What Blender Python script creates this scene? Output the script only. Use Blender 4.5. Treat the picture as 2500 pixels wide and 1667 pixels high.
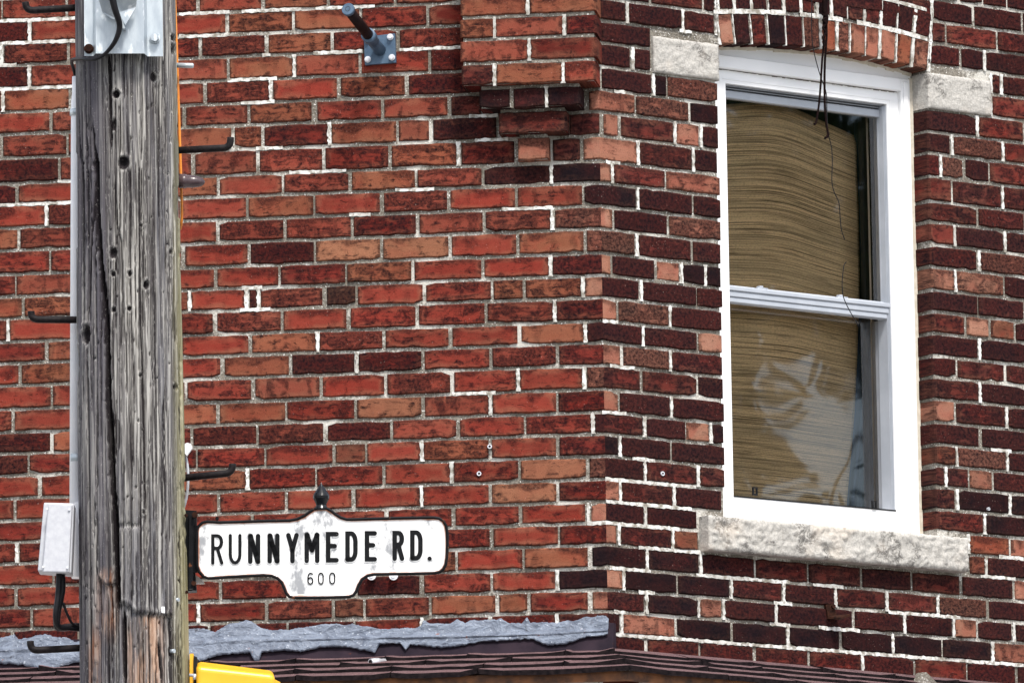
import bpy, bmesh, math, random
import numpy as np
from mathutils import Vector, noise as mnoise
random.seed(7)
for o in list(bpy.data.objects): bpy.data.objects.remove(o)
scn = bpy.context.scene
COL = scn.collection
# ------------------------------------------------------------------ camera, sky, sun, exposure
W, H = 2500, 1667
A = math.radians(7.3); FPX = 19620.0; PIT = math.atan(3033/FPX); RHO = .0155
f_ = np.array([-math.sin(A), math.cos(A), 0]); r_ = np.array([math.cos(A), math.sin(A), 0]); up_ = np.array([0, 0, 1.])
FW = math.cos(PIT)*f_+math.sin(PIT)*up_; U0 = -math.sin(PIT)*f_+math.cos(PIT)*up_
RT = r_*math.cos(RHO)-U0*math.sin(RHO); UP = U0*math.cos(RHO)+r_*math.sin(RHO)
def ray(px, py): return FW+RT*(px-W/2)/FPX-UP*(py-H/2)/FPX
CAM = -ray(1471, 745)*26.7; CAM = CAM+np.array([0, 0, 1.6-CAM[2]])
cd = bpy.data.cameras.new("camera"); co = bpy.data.objects.new("camera", cd); COL.objects.link(co)
from mathutils import Matrix
M = Matrix(((RT[0], UP[0], -FW[0], CAM[0]), (RT[1], UP[1], -FW[1], CAM[1]), (RT[2], UP[2], -FW[2], CAM[2]), (0, 0, 0, 1)))
co.matrix_world = M
cd.sensor_width = 36; cd.lens = 36*FPX/W; cd.clip_start = .5; cd.clip_end = 3000
scn.camera = co
scn.view_settings.view_transform = 'Standard'; scn.view_settings.look = 'None'
scn.view_settings.gamma = 1; scn.view_settings.exposure = 1.66
SUN_EL, SUN_ROT = math.radians(57), math.radians(156)
w = bpy.data.worlds.new("World"); scn.world = w; w.use_nodes = True
nt = w.node_tree; nt.nodes.clear()
out = nt.nodes.new('ShaderNodeOutputWorld'); bg = nt.nodes.new('ShaderNodeBackground'); sky = nt.nodes.new('ShaderNodeTexSky')
sky.sky_type = 'NISHITA'; sky.sun_disc = False; sky.sun_elevation = SUN_EL; sky.sun_rotation = SUN_ROT
sky.air_density = 1.0; sky.dust_density = 2.5; sky.ozone_density = .6
tc = nt.nodes.new('ShaderNodeTexCoord'); nz = nt.nodes.new('ShaderNodeTexNoise'); nz.inputs['Scale'].default_value = 5.5
nz.inputs['Detail'].default_value = 6
nz.inputs['Roughness'].default_value = .55
rp = nt.nodes.new('ShaderNodeValToRGB'); rp.color_ramp.elements[0].position = .42; rp.color_ramp.elements[1].position = .62
mx = nt.nodes.new('ShaderNodeMix'); mx.data_type = 'RGBA'; mx.inputs[7].default_value = (9.5, 9.6, 9.8, 1)
nt.links.new(tc.outputs['Generated'], nz.inputs['Vector']); nt.links.new(nz.outputs['Fac'], rp.inputs['Fac'])
nt.links.new(rp.outputs['Color'], mx.inputs[0]); nt.links.new(sky.outputs[0], mx.inputs[6])
nt.links.new(mx.outputs[2], bg.inputs['Color']); bg.inputs['Strength'].default_value = .062
nt.links.new(bg.outputs[0], out.inputs['Surface'])
sd = bpy.data.lights.new("sun", 'SUN'); sd.energy = 1.5; sd.angle = math.radians(11); sd.color = (1, .96, .9)
so = bpy.data.objects.new("sun", sd); COL.objects.link(so)
# sun_rotation measured clockwise from +Y seen from above
sdir = Vector((math.sin(SUN_ROT)*math.cos(SUN_EL), math.cos(SUN_ROT)*math.cos(SUN_EL), math.sin(SUN_EL)))
so.rotation_euler = sdir.to_track_quat('Z', 'Y').to_euler(); so.location = (3, -15, 20)

# ------------------------------------------------------------------ wall frame: s runs along both faces, the corner at s = 0
c45 = math.sqrt(.5)
nL = np.array([0, -1., 0]); nR = np.array([c45, -c45, 0]); dR = np.array([c45, c45, 0])
nC = (nL+nR)/(1+nL@nR)
def pos(s, z, d=0):
    if s < -1e-6: b = np.array([s, 0, 0])+d*nL
    elif s > 1e-6: b = dR*s+d*nR
    else: b = d*nC
    return (b[0], b[1], z)
def posL(s, z, d=0): return (s, -d, z)
def posR(s, z, d=0):
    b = dR*s+d*nR; return (b[0], b[1], z)
def proj(p):
    v = np.array(p)-CAM; k = v@FW
    return W/2+FPX*(v@RT)/k, H/2-FPX*(v@UP)/k
def hL(px, py, o=0):
    d = ray(px, py); p = CAM+d*((o-CAM@nL)/(d@nL)); return p[0], p[2]
def hR(px, py, o=0):
    d = ray(px, py); p = CAM+d*((o-CAM@nR)/(d@nR)); return p@dR, p[2]
def sAt(px, z, off=0, fn=pos):
    a, b = -4., 4.
    for _ in range(40):
        m = (a+b)/2
        if proj(fn(m, z, off))[0] < px: a = m
        else: b = m
    return (a+b)/2
POLE_D = 23.4
def hP(px, py, off=0):          # a point on the upright plane the pole stands in, off metres nearer the street
    d = ray(px, py); p = CAM+d*((POLE_D-off)/(d@f_)); return Vector(p)

# ------------------------------------------------------------------ mesh helpers
class MB:
    def __init__(s): s.v = []; s.f = []; s.m = []; s.sm = []; s.at = {}
    def face(s, idx, m=0, smooth=False): s.f.append(tuple(idx)); s.m.append(m); s.sm.append(smooth)
    def poly(s, pts, m=0, smooth=False):
        n = len(s.v); s.v += [tuple(p) for p in pts]; s.face(range(n, n+len(pts)), m, smooth)
    def hexa(s, q0, q1, m=0):   # two quads (same winding, front q0) joined
        n = len(s.v); s.v += [tuple(p) for p in q0]+[tuple(p) for p in q1]; k = len(q0)
        s.face(range(n, n+k), m); s.face(reversed(range(n+k, n+2*k)), m)
        for i in range(k):
            j = (i+1) % k; s.face((n+i, n+k+i, n+k+j, n+j), m)
    def box(s, fn, a0, a1, z0, z1, d0, d1, m=0, b=0.0):  # in a wall frame; b = chamfer of the front
        if b <= 0:
            s.hexa([fn(a0, z0, d0), fn(a1, z0, d0), fn(a1, z1, d0), fn(a0, z1, d0)], [fn(a0, z0, d1), fn(a1, z0, d1), fn(a1, z1, d1), fn(a0, z1, d1)], m)
        else:
            n = len(s.v)
            for (e, d) in ((b, d0), (0, d0-b), (0, d1)):
                s.v += [fn(a0+e, z0+e, d), fn(a1-e, z0+e, d), fn(a1-e, z1-e, d), fn(a0+e, z1-e, d)]
            s.face((n, n+1, n+2, n+3), m)
            for r in (0, 4):
                for i in range(4):
                    j = (i+1) % 4; s.face((n+r+i, n+r+4+i, n+r+4+j, n+r+j), m)
            s.face((n+11, n+10, n+9, n+8), m)
    def tube(s, pts, r, seg=10, m=0, cap=True):
        pts = [Vector(p) for p in pts]; n = len(s.v); rs = r if isinstance(r, (list, tuple)) else [r]*len(pts)
        t0 = (pts[1]-pts[0]).normalized(); u = t0.orthogonal().normalized()
        for i, p in enumerate(pts):
            t = ((pts[min(i+1, len(pts)-1)]-pts[max(i-1, 0)])).normalized()
            u = (u-t*u.dot(t)).normalized(); v = t.cross(u)
            for k in range(seg):
                a = 2*math.pi*k/seg; s.v.append(tuple(p+(u*math.cos(a)+v*math.sin(a))*rs[i]))
        for i in range(len(pts)-1):
            for k in range(seg):
                j = (k+1) % seg; s.face((n+i*seg+k, n+i*seg+j, n+(i+1)*seg+j, n+(i+1)*seg+k), m, True)
        if cap:
            s.face(reversed(range(n, n+seg)), m); e = n+(len(pts)-1)*seg; s.face(range(e, e+seg), m)
    def prism(s, pts, vec, m=0):   # polygon extruded along vec
        vec = Vector(vec); s.hexa([Vector(p) for p in pts], [Vector(p)+vec for p in pts], m)
    def build(s, name, mats, parent=None, loc=None, fix=True):
        me = bpy.data.meshes.new(name)
        base = Vector(loc) if loc is not None else Vector((0, 0, 0))
        me.from_pydata([tuple(Vector(v)-base) for v in s.v], [], s.f)
        if not isinstance(mats, (list, tuple)): mats = [mats]
        for m in mats: me.materials.append(m)
        me.polygons.foreach_set('material_index', s.m); me.polygons.foreach_set('use_smooth', s.sm)
        for k, (typ, vals) in s.at.items():
            if typ == 'C':
                a = me.attributes.new(k, 'FLOAT_COLOR', 'FACE'); a.data.foreach_set('color', np.array(vals, dtype=np.float32).ravel())
            elif typ == 'UV':
                a = me.uv_layers.new(name=k); a.data.foreach_set('uv', np.array(vals, dtype=np.float32).ravel())
        me.validate(); me.update()
        if fix:
            bm = bmesh.new(); bm.from_mesh(me); bmesh.ops.recalc_face_normals(bm, faces=bm.faces); bm.to_mesh(me); bm.free()
        o = bpy.data.objects.new(name, me); COL.objects.link(o)
        o.location = base
        if parent is not None:
            o.parent = parent
            pl = parent.location if parent.parent is None else parent.location+parent.parent.location
            o.location = base-pl
        return o
def tag(o, label=None, cat=None, group=None, kind=None):
    for k, v in (('label', label), ('category', cat), ('group', group), ('kind', kind)):
        if v: o[k] = v
    return o
def thing(name, label, cat, loc=(0, 0, 0), group=None):
    o = bpy.data.objects.new(name, None); COL.objects.link(o); o.location = loc; o.empty_display_size = .1
    return tag(o, label, cat, group)

# ------------------------------------------------------------------ materials
class NT:
    def __init__(s, name):
        s.mat = bpy.data.materials.new(name); s.mat.use_nodes = True; s.t = s.mat.node_tree; s.t.nodes.clear()
        s.o = s.t.nodes.new('ShaderNodeOutputMaterial'); s.b = s.t.nodes.new('ShaderNodeBsdfPrincipled'); s.L(s.b.outputs[0], s.o.inputs[0])
    def L(s, a, b): s.t.links.new(a, b)
    def put(s, sock, v):
        if hasattr(v, 'links') or isinstance(v, bpy.types.NodeSocket): s.L(v, sock)
        elif isinstance(v, tuple) and len(v) == 3 and sock.type == 'RGBA': sock.default_value = (*v, 1)
        else: sock.default_value = v
    def n(s, t, **kw):
        nd = s.t.nodes.new('ShaderNode'+t)
        for k, v in kw.items(): setattr(nd, k, v)
        return nd
    def attr(s, name, o='Color'): return s.n('Attribute', attribute_name=name).outputs[o]
    def math(s, op, a, b=0.0, c=None):
        nd = s.n('Math', operation=op); s.put(nd.inputs[0], a); s.put(nd.inputs[1], b)
        if c is not None: s.put(nd.inputs[2], c)
        return nd.outputs[0]
    def mix(s, fac, a, b, mode='MIX'):
        nd = s.n('Mix', data_type='RGBA', blend_type=mode); s.put(nd.inputs[0], fac); s.put(nd.inputs[6], a); s.put(nd.inputs[7], b); return nd.outputs[2]
    def step(s, v, a, b, lo=0., hi=1.):
        nd = s.n('MapRange', interpolation_type='SMOOTHSTEP'); s.put(nd.inputs[0], v); s.put(nd.inputs[1], a); s.put(nd.inputs[2], b); s.put(nd.inputs[3], lo); s.put(nd.inputs[4], hi); return nd.outputs[0]
    def co(s, kind='Object', scale=(1, 1, 1)):
        c = s.n('UVMap', uv_map=kind[3:]).outputs[0] if kind.startswith('uv:') else s.n('TexCoord').outputs[kind]
        m = s.n('Mapping'); s.L(c, m.inputs[0]); m.inputs['Scale'].default_value = scale; return m.outputs[0]
    def noise(s, vec, sc, det=4, rough=.55, dist=0., w=None):
        nd = s.n('TexNoise'); s.L(vec, nd.inputs['Vector']); nd.inputs['Scale'].default_value = sc; nd.inputs['Detail'].default_value = det; nd.inputs['Roughness'].default_value = rough; nd.inputs['Distortion'].default_value = dist
        return nd.outputs['Fac']
    def bump(s, h, strength=.4, dist=.003):
        nd = s.n('Bump'); nd.inputs['Strength'].default_value = strength; nd.inputs['Distance'].default_value = dist; s.put(nd.inputs['Height'], h); s.L(nd.outputs[0], s.b.inputs['Normal'])
    def fin(s, col=None, rough=None, metal=None, spec=None):
        for k, v in (('Base Color', col), ('Roughness', rough), ('Metallic', metal), ('Specular IOR Level', spec)):
            if v is not None: s.put(s.b.inputs[k], v)
        return s.mat

def mat_brick():
    t = NT('fired_clay_brick'); P = t.co('uv:meters'); tint = t.attr('tint'); pat = t.attr('pat')
    sep = t.n('SeparateColor'); t.L(pat, sep.inputs[0]); burn, band, light = sep.outputs
    uvn = t.n('SeparateXYZ'); t.L(t.n('UVMap', uv_map='unit').outputs[0], uvn.inputs[0]); u, v = uvn.outputs[0], uvn.outputs[1]
    big = t.noise(t.co('uv:meters', (1, 1.3, 1)), 24, 5, .62, .7)
    slow = t.noise(t.co('uv:meters', (1, 1.2, 1)), 8, 3, .5, .3)
    blob = t.noise(t.co('uv:meters', (1, .30, 1)), 26, 3, .45, .25)
    med = t.noise(P, 95, 4, .65); fine = t.noise(P, 430, 3, .65)
    streak = t.noise(t.co('uv:meters', (1, 8, 1)), 11, 4, .6, .3)
    n0 = t.math('SUBTRACT', big, .5)
    eu = t.math('MINIMUM', u, t.math('SUBTRACT', 1., u)); ev = t.math('MINIMUM', v, t.math('SUBTRACT', 1., v))
    edge = t.math('MINIMUM', t.math('MULTIPLY', eu, 3.2), ev)
    # sandy face towards the brick's rim, red fired heart
    heart = t.step(t.math('ADD', edge, t.math('MULTIPLY', t.math('SUBTRACT', slow, .5), .9)), .02, .34)
    cool = t.math('SUBTRACT', 1., t.math('MULTIPLY', burn, .85)); hot = t.mix(t.step(slow, .42, .60), tint, t.mix(t.math('MULTIPLY', cool, .6), tint, (.26, .030, .020)))
    sand = t.mix(t.math('MULTIPLY', cool, .65), tint, (.270, .115, .070))
    col = t.mix(t.math('MULTIPLY', heart, t.math('SUBTRACT', 1., t.math('MULTIPLY', light, .75))), sand, hot)
    col = t.mix(t.math('MULTIPLY', t.step(streak, .50, .66), .38), col, t.mix(t.math('MULTIPLY', cool, .55), tint, (.30, .105, .06)))
    # burnt clouds, kiln flashing and soot
    th = t.math('SUBTRACT', .77, t.math('MULTIPLY', burn, .52))
    cl = t.math('ADD', t.math('MULTIPLY', big, .62), t.math('MULTIPLY', streak, .38))
    dark = t.step(cl, t.math('SUBTRACT', th, .03), t.math('ADD', th, .10))
    bd = t.math('MULTIPLY', t.step(t.math('ADD', blob, t.math('MULTIPLY', n0, .45)), .50, .63), band)
    dark = t.math('MAXIMUM', dark, t.math('MULTIPLY', bd, .88))
    top = t.step(t.math('ADD', v, t.math('MULTIPLY', t.math('SUBTRACT', slow, .5), 2.4)), .66, 1.0)
    rim = t.step(t.math('ADD', edge, t.math('MULTIPLY', n0, 1.25)), -.06, .14, 1., 0.)
    dark = t.math('MAXIMUM', dark, t.math('MULTIPLY', top, .88)); dark = t.math('MAXIMUM', dark, t.math('MULTIPLY', rim, .88))
    grit = t.step(t.math('ADD', med, t.math('MULTIPLY', fine, .45)), .52, .92, 1.0, .5)
    dark = t.math('MULTIPLY', dark, grit)
    spots = t.step(t.math('ADD', t.math('MULTIPLY', med, .6), t.math('MULTIPLY', t.noise(P, 210, 2, .5), .4)), .58, .68)
    dark = t.math('MAXIMUM', dark, t.math('MULTIPLY', spots, t.math('ADD', .35, t.math('MULTIPLY', burn, .4))))
    col = t.mix(dark, col, t.mix(t.step(slow, .38, .62), (.0048, .0034, .0056), (.0130, .0054, .0062)))
    pits = t.step(t.noise(P, 240, 2, .5), .66, .71); col = t.mix(t.math('MULTIPLY', pits, .8), col, (.010, .006, .007))
    flk = t.math('MULTIPLY', t.step(t.noise(P, 170, 2, .5), .69, .71), t.step(slow, .52, .60)); col = t.mix(t.math('MULTIPLY', flk, .45), col, (.42, .32, .28))
    col = t.mix(1., col, t.mix(t.step(fine, .25, .75), (.72, .72, .72), (1.28, 1.28, 1.28)), 'MULTIPLY')
    cr = t.math('ABSOLUTE', t.math('SUBTRACT', t.noise(t.co('uv:meters', (1, 5.5, 1)), 7, 3, .5, .5), .5))
    crk = t.math('MULTIPLY', t.step(cr, .0, .010, 1., 0.), t.step(blob, .50, .56)); col = t.mix(t.math('MULTIPLY', crk, .65), col, (.012, .007, .007))
    h = t.math('ADD', t.math('MULTIPLY', med, .6), t.math('MULTIPLY', fine, .5)); h = t.math('ADD', h, t.math('MULTIPLY', big, .8)); h = t.math('SUBTRACT', h, t.math('MULTIPLY', pits, .6)); h = t.math('SUBTRACT', h, crk)
    t.bump(h, .7, .003)
    return t.fin(col, .9, spec=.06)
def mat_mortar():
    t = NT('old_grey_mortar'); P = t.co('Object')
    a = t.noise(P, 9, 4); b = t.noise(P, 120, 4, .7); c = t.noise(P, 170, 2, .6)
    col = t.mix(t.step(a, .3, .7), (.20, .18, .15), (.33, .305, .265))
    col = t.mix(t.step(b, .38, .62), t.mix(.6, col, (.07, .06, .048)), col)
    pt = t.noise(P, 4.5, 5, .65); col = t.mix(t.math('MULTIPLY', t.step(t.math('ADD', pt, t.math('MULTIPLY', b, .25)), .64, .76), .8), col, (.62, .60, .55))
    col = t.mix(t.step(c, .62, .68), col, (.80, .79, .76))
    t.bump(t.math('ADD', b, t.math('MULTIPLY', c, .6)), .9, .004)
    return t.fin(col, .95, spec=.15)
def mat_point():
    t = NT('fresh_white_pointing'); P = t.co('Object'); b = t.noise(P, 60, 4, .6); c = t.noise(P, 14, 3)
    d = t.noise(P, 32, 4, .6); col = t.mix(t.step(c, .3, .62), (.46, .45, .42), (.74, .735, .71)); col = t.mix(t.step(b, .34, .52), (.33, .305, .265), col); col = t.mix(t.step(d, .34, .52), (.24, .22, .185), col)
    t.bump(b, .5, .002); return t.fin(col, .9, spec=.2)
def mat_noise(name, c0, c1, sc=20, rough=.6, metal=0., bump=.2, bd=.002, stretch=(1, 1, 1), c2=None, t2=(.6, .7), sc2=30, spec=.5):
    t = NT(name); P = t.co('Object', stretch); a = t.noise(P, sc, 5, .6)
    col = t.mix(t.step(a, .32, .68), c0, c1)
    if c2: col = t.mix(t.step(t.noise(P, sc2, 4, .6), *t2), col, c2)
    t.bump(t.noise(P, sc*4, 3), bump, bd); return t.fin(col, rough, metal, spec)
BRICK, MORTAR, POINT = mat_brick(), mat_mortar(), mat_point()
def mat_stone():
    t = NT('rough_limestone'); P = t.co('Object'); a = t.noise(t.co('Object', (1, 1, 1.3)), 24, 7, .7, .8); b = t.noise(P, 130, 5, .65); g = t.noise(P, 5, 3)
    col = t.mix(t.step(b, .3, .7), (.35, .335, .31), (.52, .50, .465))
    vein = t.math('ABSOLUTE', t.math('SUBTRACT', a, .5)); soot = t.math('MULTIPLY', t.math('MULTIPLY', t.step(vein, .0, .075, 1., 0.), t.step(t.noise(P, 12, 4, .6), .50, .62)), .75)
    col = t.mix(soot, col, (.05, .045, .042)); col = t.mix(t.math('MULTIPLY', t.step(g, .5, .7), .35), col, (.72, .60, .48))
    t.bump(t.math('ADD', t.math('MULTIPLY', a, 1.0), t.math('MULTIPLY', b, .5)), .7, .008); return t.fin(col, .9, spec=.2)
STONE = mat_stone()
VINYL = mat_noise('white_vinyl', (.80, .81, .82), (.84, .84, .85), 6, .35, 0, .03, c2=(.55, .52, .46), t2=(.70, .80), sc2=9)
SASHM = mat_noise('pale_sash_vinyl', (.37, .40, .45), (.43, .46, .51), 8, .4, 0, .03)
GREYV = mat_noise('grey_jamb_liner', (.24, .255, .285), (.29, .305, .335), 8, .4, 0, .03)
CAULK = mat_noise('beige_caulk', (.52, .47, .38), (.66, .61, .52), 40, .8, 0, .3)
BLACKM = mat_noise('black_gasket', (.006, .006, .007), (.01, .01, .012), 30, .6, 0, .1, spec=.2)
BLACKP = mat_noise('black_enamel', (.003, .0035, .0045), (.007, .007, .009), 25, .5, 0, .2, c2=(.16, .055, .02), t2=(.63, .72), sc2=45, spec=.12)
RUST = mat_noise('rusty_steel', (.012, .006, .005), (.045, .017, .010), 60, .9, .0, .5, spec=.1)
STEEL = mat_noise('dark_step_steel', (.007, .006, .007), (.018, .014, .015), 90, .55, .0, .4, c2=(.09, .04, .02), t2=(.64, .74), sc2=50, spec=.12)
GALV = mat_noise('galvanized_steel', (.36, .41, .46), (.52, .57, .60), 22, .42, .35, .12, stretch=(1, 1, .35), c2=(.68, .72, .75), t2=(.56, .66), sc2=40)
ZINC = mat_noise('zinc_bolt', (.62, .63, .68), (.78, .79, .83), 40, .3, .3, .1)
BLUEP = mat_noise('blue_grey_paint', (.045, .085, .14), (.075, .125, .19), 30, .45, .1, .15)
CABLE = mat_noise('black_cable', (.004, .004, .006), (.009, .008, .010), 60, .5, 0, .2, spec=.25)
OLDCAB = mat_noise('dark_red_brown_cable', (.005, .0025, .003), (.012, .0055, .005), 90, .8, 0, .5, spec=.05)
WHITEP = mat_noise('white_conduit_plastic', (.78, .79, .83), (.85, .85, .88), 10, .4, 0, .05)
GREYP = mat_noise('grey_box_plastic', (.46, .47, .51), (.53, .54, .57), 60, .55, 0, .15)
YELLOW = mat_noise('yellow_paint', (.80, .40, .012), (.86, .47, .02), 6, .32, 0, .04)
DARKROOM = mat_noise('dark_interior', (.02, .022, .027), (.03, .032, .037), 4, .9)
NAVY = mat_noise('navy_curtain_cloth', (.05, .08, .145), (.085, .125, .20), 12, .85, 0, .2, stretch=(3, 3, .3))
GREYTRIM = mat_noise('dim_interior_casing', (.045, .05, .055), (.06, .065, .07), 5, .8, spec=.1)
ORANGEC = mat_noise('orange_cable_jacket', (.75, .25, .02), (.62, .19, .02), 20, .5)

# ------------------------------------------------------------------ brick courses: bottoms of the left-face courses at px 1125
YB = [2.7, 58, 112, 170, 227, 281, 340, 402, 454.5, 511, 567, 625.5, 680, 734, 791, 844, 899, 957, 1013, 1066, 1120, 1176, 1231, 1283, 1336, 1392, 1445, 1498]
ZB = {k+1: hL(1125, y)[1] for k, y in enumerate(YB)}
for k in range(29, 40): ZB[k] = ZB[28]-.0755*(k-28)
for k in range(0, -8, -1): ZB[k] = ZB[1]+.0775*(1-k)
JT = .0112
# joints (px) and brick kinds, read course by course; * = white pointing in that joint, - = no brick
LEFT = {
1: "3 m 163 r 320 m 483 m 643 o 802 r 965 r 1126 r 1290",
2: "72* r 235 r 395 r 556 o 714 o 879 r 1045 R 1200",
3: "3* m 166 r 325 r 488 m 650 o 810 r 971 m 1135",
4: "71* m 235 m 395 m 556 o 718* m 880 r 1048 R 1200",
5: "7* o 171 R 335 r 500 m 661* r 827 o 992 R 1160",
6: "125 m 285 m 449 m 608 o 768 r 934 m 1098 d 1175",
7: "3 m 165 r 325 m 405 o 566 o 641 R 804* o 970 m 1052 d 1215",
8: "145 m 310 r 471 m 630 m 790 r 953 o 1119* R 1261",
9: "42 r 210 r 370 o 532 r 692 m 853 o 1015 m 1179 d 1346*",
10: "113* m 280 r 440 r 605 o 767 r 931 m 1095 r 1259 m 1424",
11: "46 m 210 m 370 r 531 m 696 m 859 R 1018 m 1182 m 1348*",
12: "123 r 285 r 445 r 609 R 769 O 931 O 1098 r 1262 o 1428",
13: "38 m 200 m 360 r 524 r 682 R 845 o 1009 r 1178 r 1344*",
14: "55 o 220 m 463* r 601* d 631* m 792 B 870 r 1035 r 1201 o 1279 o 1423*",
15: "19* r 190 r 360 r 523 m 688 r 851 r 1018 r 1186 m 1354*",
16: "113 o 280 o 440 r 611 o 775* m 936 r 1100 r 1267 o 1429*",
17: "47 o 210 r 380 r 544 o 709 R 871* R 1032 r 1198 m 1360",
18: "125 r 290 r 453 r 617 m 781 r 942 m 1103 r 1265* r 1426*",
19: "32 r 200 r 370 o 532 o 697 r 866 O 1033 m 1197* r 1360",
20: "126 o 290 r 467 m 629 m 793 R 955 m 1118 r 1281 r 1447*",
21: "70 R 230 r 390 R 481 r 648 r 815 b 894 r 1030* o 1196 r 1361",
22: "97 r 260 m 430 o 604* r 772 r 936 r 1102* r 1268 O 1434",
23: "37 r 200 o 370 r 533 r 700 r 864 r 1029* r 1195 O 1361",
24: "-20 R 145 r 305 r 450 r 616 r 780 r 942 r 1107 r 1270 r 1436*",
25: "41* r 205 R 370 r 535 r 700 r 865 r 1035 r 1199 r 1364",
26: "130 r 290 r 450 r 615 r 780 r 950 o 1115 r 1278 o 1440",
27: "39 r 205 r 415 r 537 r 702 R 867 R 1031 r 1199 r 1360*",
28: "78 m 240 R 400 r 484* R 650 m 812 b 890 m 1050 o 1214 o 1293 R 1441",
29: "30 R 190 R 350 R 510 R 702 R 865 r 1030* R 1196 R 1360*",
30: "90 R 250 r 410 r 570 r 735 r 900 r 1065 R 1230 r 1395",
}
# bricks from the one that meets or turns the corner onwards, up to the window
MID = {
-1: "1340 d|d 1560 d 1690 d 1820 d 1950 d 2080 d 2210 d 2342",
0: "1450 d|d 1530 d 1655 d 1780 d 1905 d 2030 d 2160 d 2285",
1: "1290 r|d 1588 d 1718 d 1749*",
2: "1390 -|- 1462 d 1533* d 1668* d 1750*",
3: "1390 -|- 1468 d 1591",
4: "1390 -|- 1462 d 1546* d 1591",
5: "1390 -|- 1468 d 1597* k 1630 x E",
6: "1433 p|x 1554 x 1685 k E",
7: "1387 d|- 1467 - 1473 p 1515 d 1649* p 1713* d E",
8: "1347 d 1420 p|p 1559* d 1694* d E",
9: "1346* k|p 1496* d 1627 x E",
10: "1424 k|k 1559* d 1694 d E",
11: "1348* x|p 1500 d 1633 x E",
12: "1428 x|x 1556* d 1692 d E",
13: "1344* R|p 1495 d 1602 p 1665* k 1723* k E",
14: "1423* p|d 1567* d 1702 d E",
15: "1354* R|p 1509 x 1637* d E",
16: "1429* d|d 1571* d 1704 p E",
17: "1360 R|p 1521 x 1638* d E",
18: "1426* x|d 1568 d 1704 d E",
19: "1360 R|p 1514 d 1641* d E",
20: "1447* d|d 1575* d 1676 p 1737* k E",
21: "1361 R|k 1515* d 1641 d E",
22: "1434 x|d 1576* d 1706* d E",
23: "1361 R|p 1516* d 1647* d 1764",
24: "1436* p|d 1577* d 1708",
25: "1364 R|p 1513* d 1644* b 1708",
26: "1440 k|k 1581* k 1712* d 1844 d 1975 d 2104 d 2228 d 2349 d 2477 p 2510",
27: "1360* k|p 1524* k 1655 k 1787* d 1915* d 2041* d 2167* d 2291* x 2413 d 2540",
28: "1441 p|d 1580* k 1707* p 1768* d 1896* d 2085 d 2210* d 2330* p 2389 d 2477* d 2600",
29: "1360* d|k 1519* x 1653 k 1788 k 1925* k 2055 k 2181* k 2303 k 2425* x 2550",
30: "1395 d|D 1580 D 1711 D 1845 D 1977 D 2107* D 2234 D 2361 D 2483 d 2610",
}
RIGHT = {
-1: "2342 d 2401 D 2461 d",
0: "2276* d 2378 D 2498",
1: "2273* d 2312 D 2436 D",
2: "2268* D 2347 d 2405* d",
3: "2421* d 2446* d", 4: "2420* D 2550",
5: "S d 2387* D", 6: "S d 2326* x 2450* D", 7: "S D 2298* x 2358 d 2417 D", 8: "S D 2327 d 2449* d", 9: "S d 2388 D",
10: "S D 2332* d 2455* d", 11: "S D 2392* x", 12: "S x 2334* x 2453 d", 13: "S d 2389 d", 14: "S D 2359 p 2419 b 2479 d",
15: "S d 2393* d", 16: "S D 2338 d 2457 d", 17: "S d 2394* d", 18: "S p 2334 d 2459* d", 19: "S d 2396 d", 20: "S b 2337* x 2461* d",
21: "S d 2311* d 2367 x 2427 d", 22: "S d 2339* k 2467* k", 23: "S D 2406* k", 24: "2366* o 2468 p", 25: "2366 b 2409* d",
}
KIND = {'r': ((.168, .0235, .0168), .42, .4, .28), 'R': ((.120, .0175, .0140), .62, .5, .1), 'o': ((.192, .056, .030), .42, .5, .65), 'O': ((.250, .100, .056), .36, .3, 1.),
 'm': ((.180, .037, .0250), .54, 1., .55), 'b': ((.095, .034, .022), .52, .1, .5), 'B': ((.075, .041, .028), .60, 0, .6), 'd': ((.074, .0180, .0165), .80, .45, .25),
 'D': ((.106, .0205, .0170), .72, .6, .2), 'k': ((.022, .0100, .0115), .93, .1, .05), 'p': ((.30, .140, .100), .28, .25, .75), 'x': ((.235, .095, .066), .66, 1., .55)}

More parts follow.
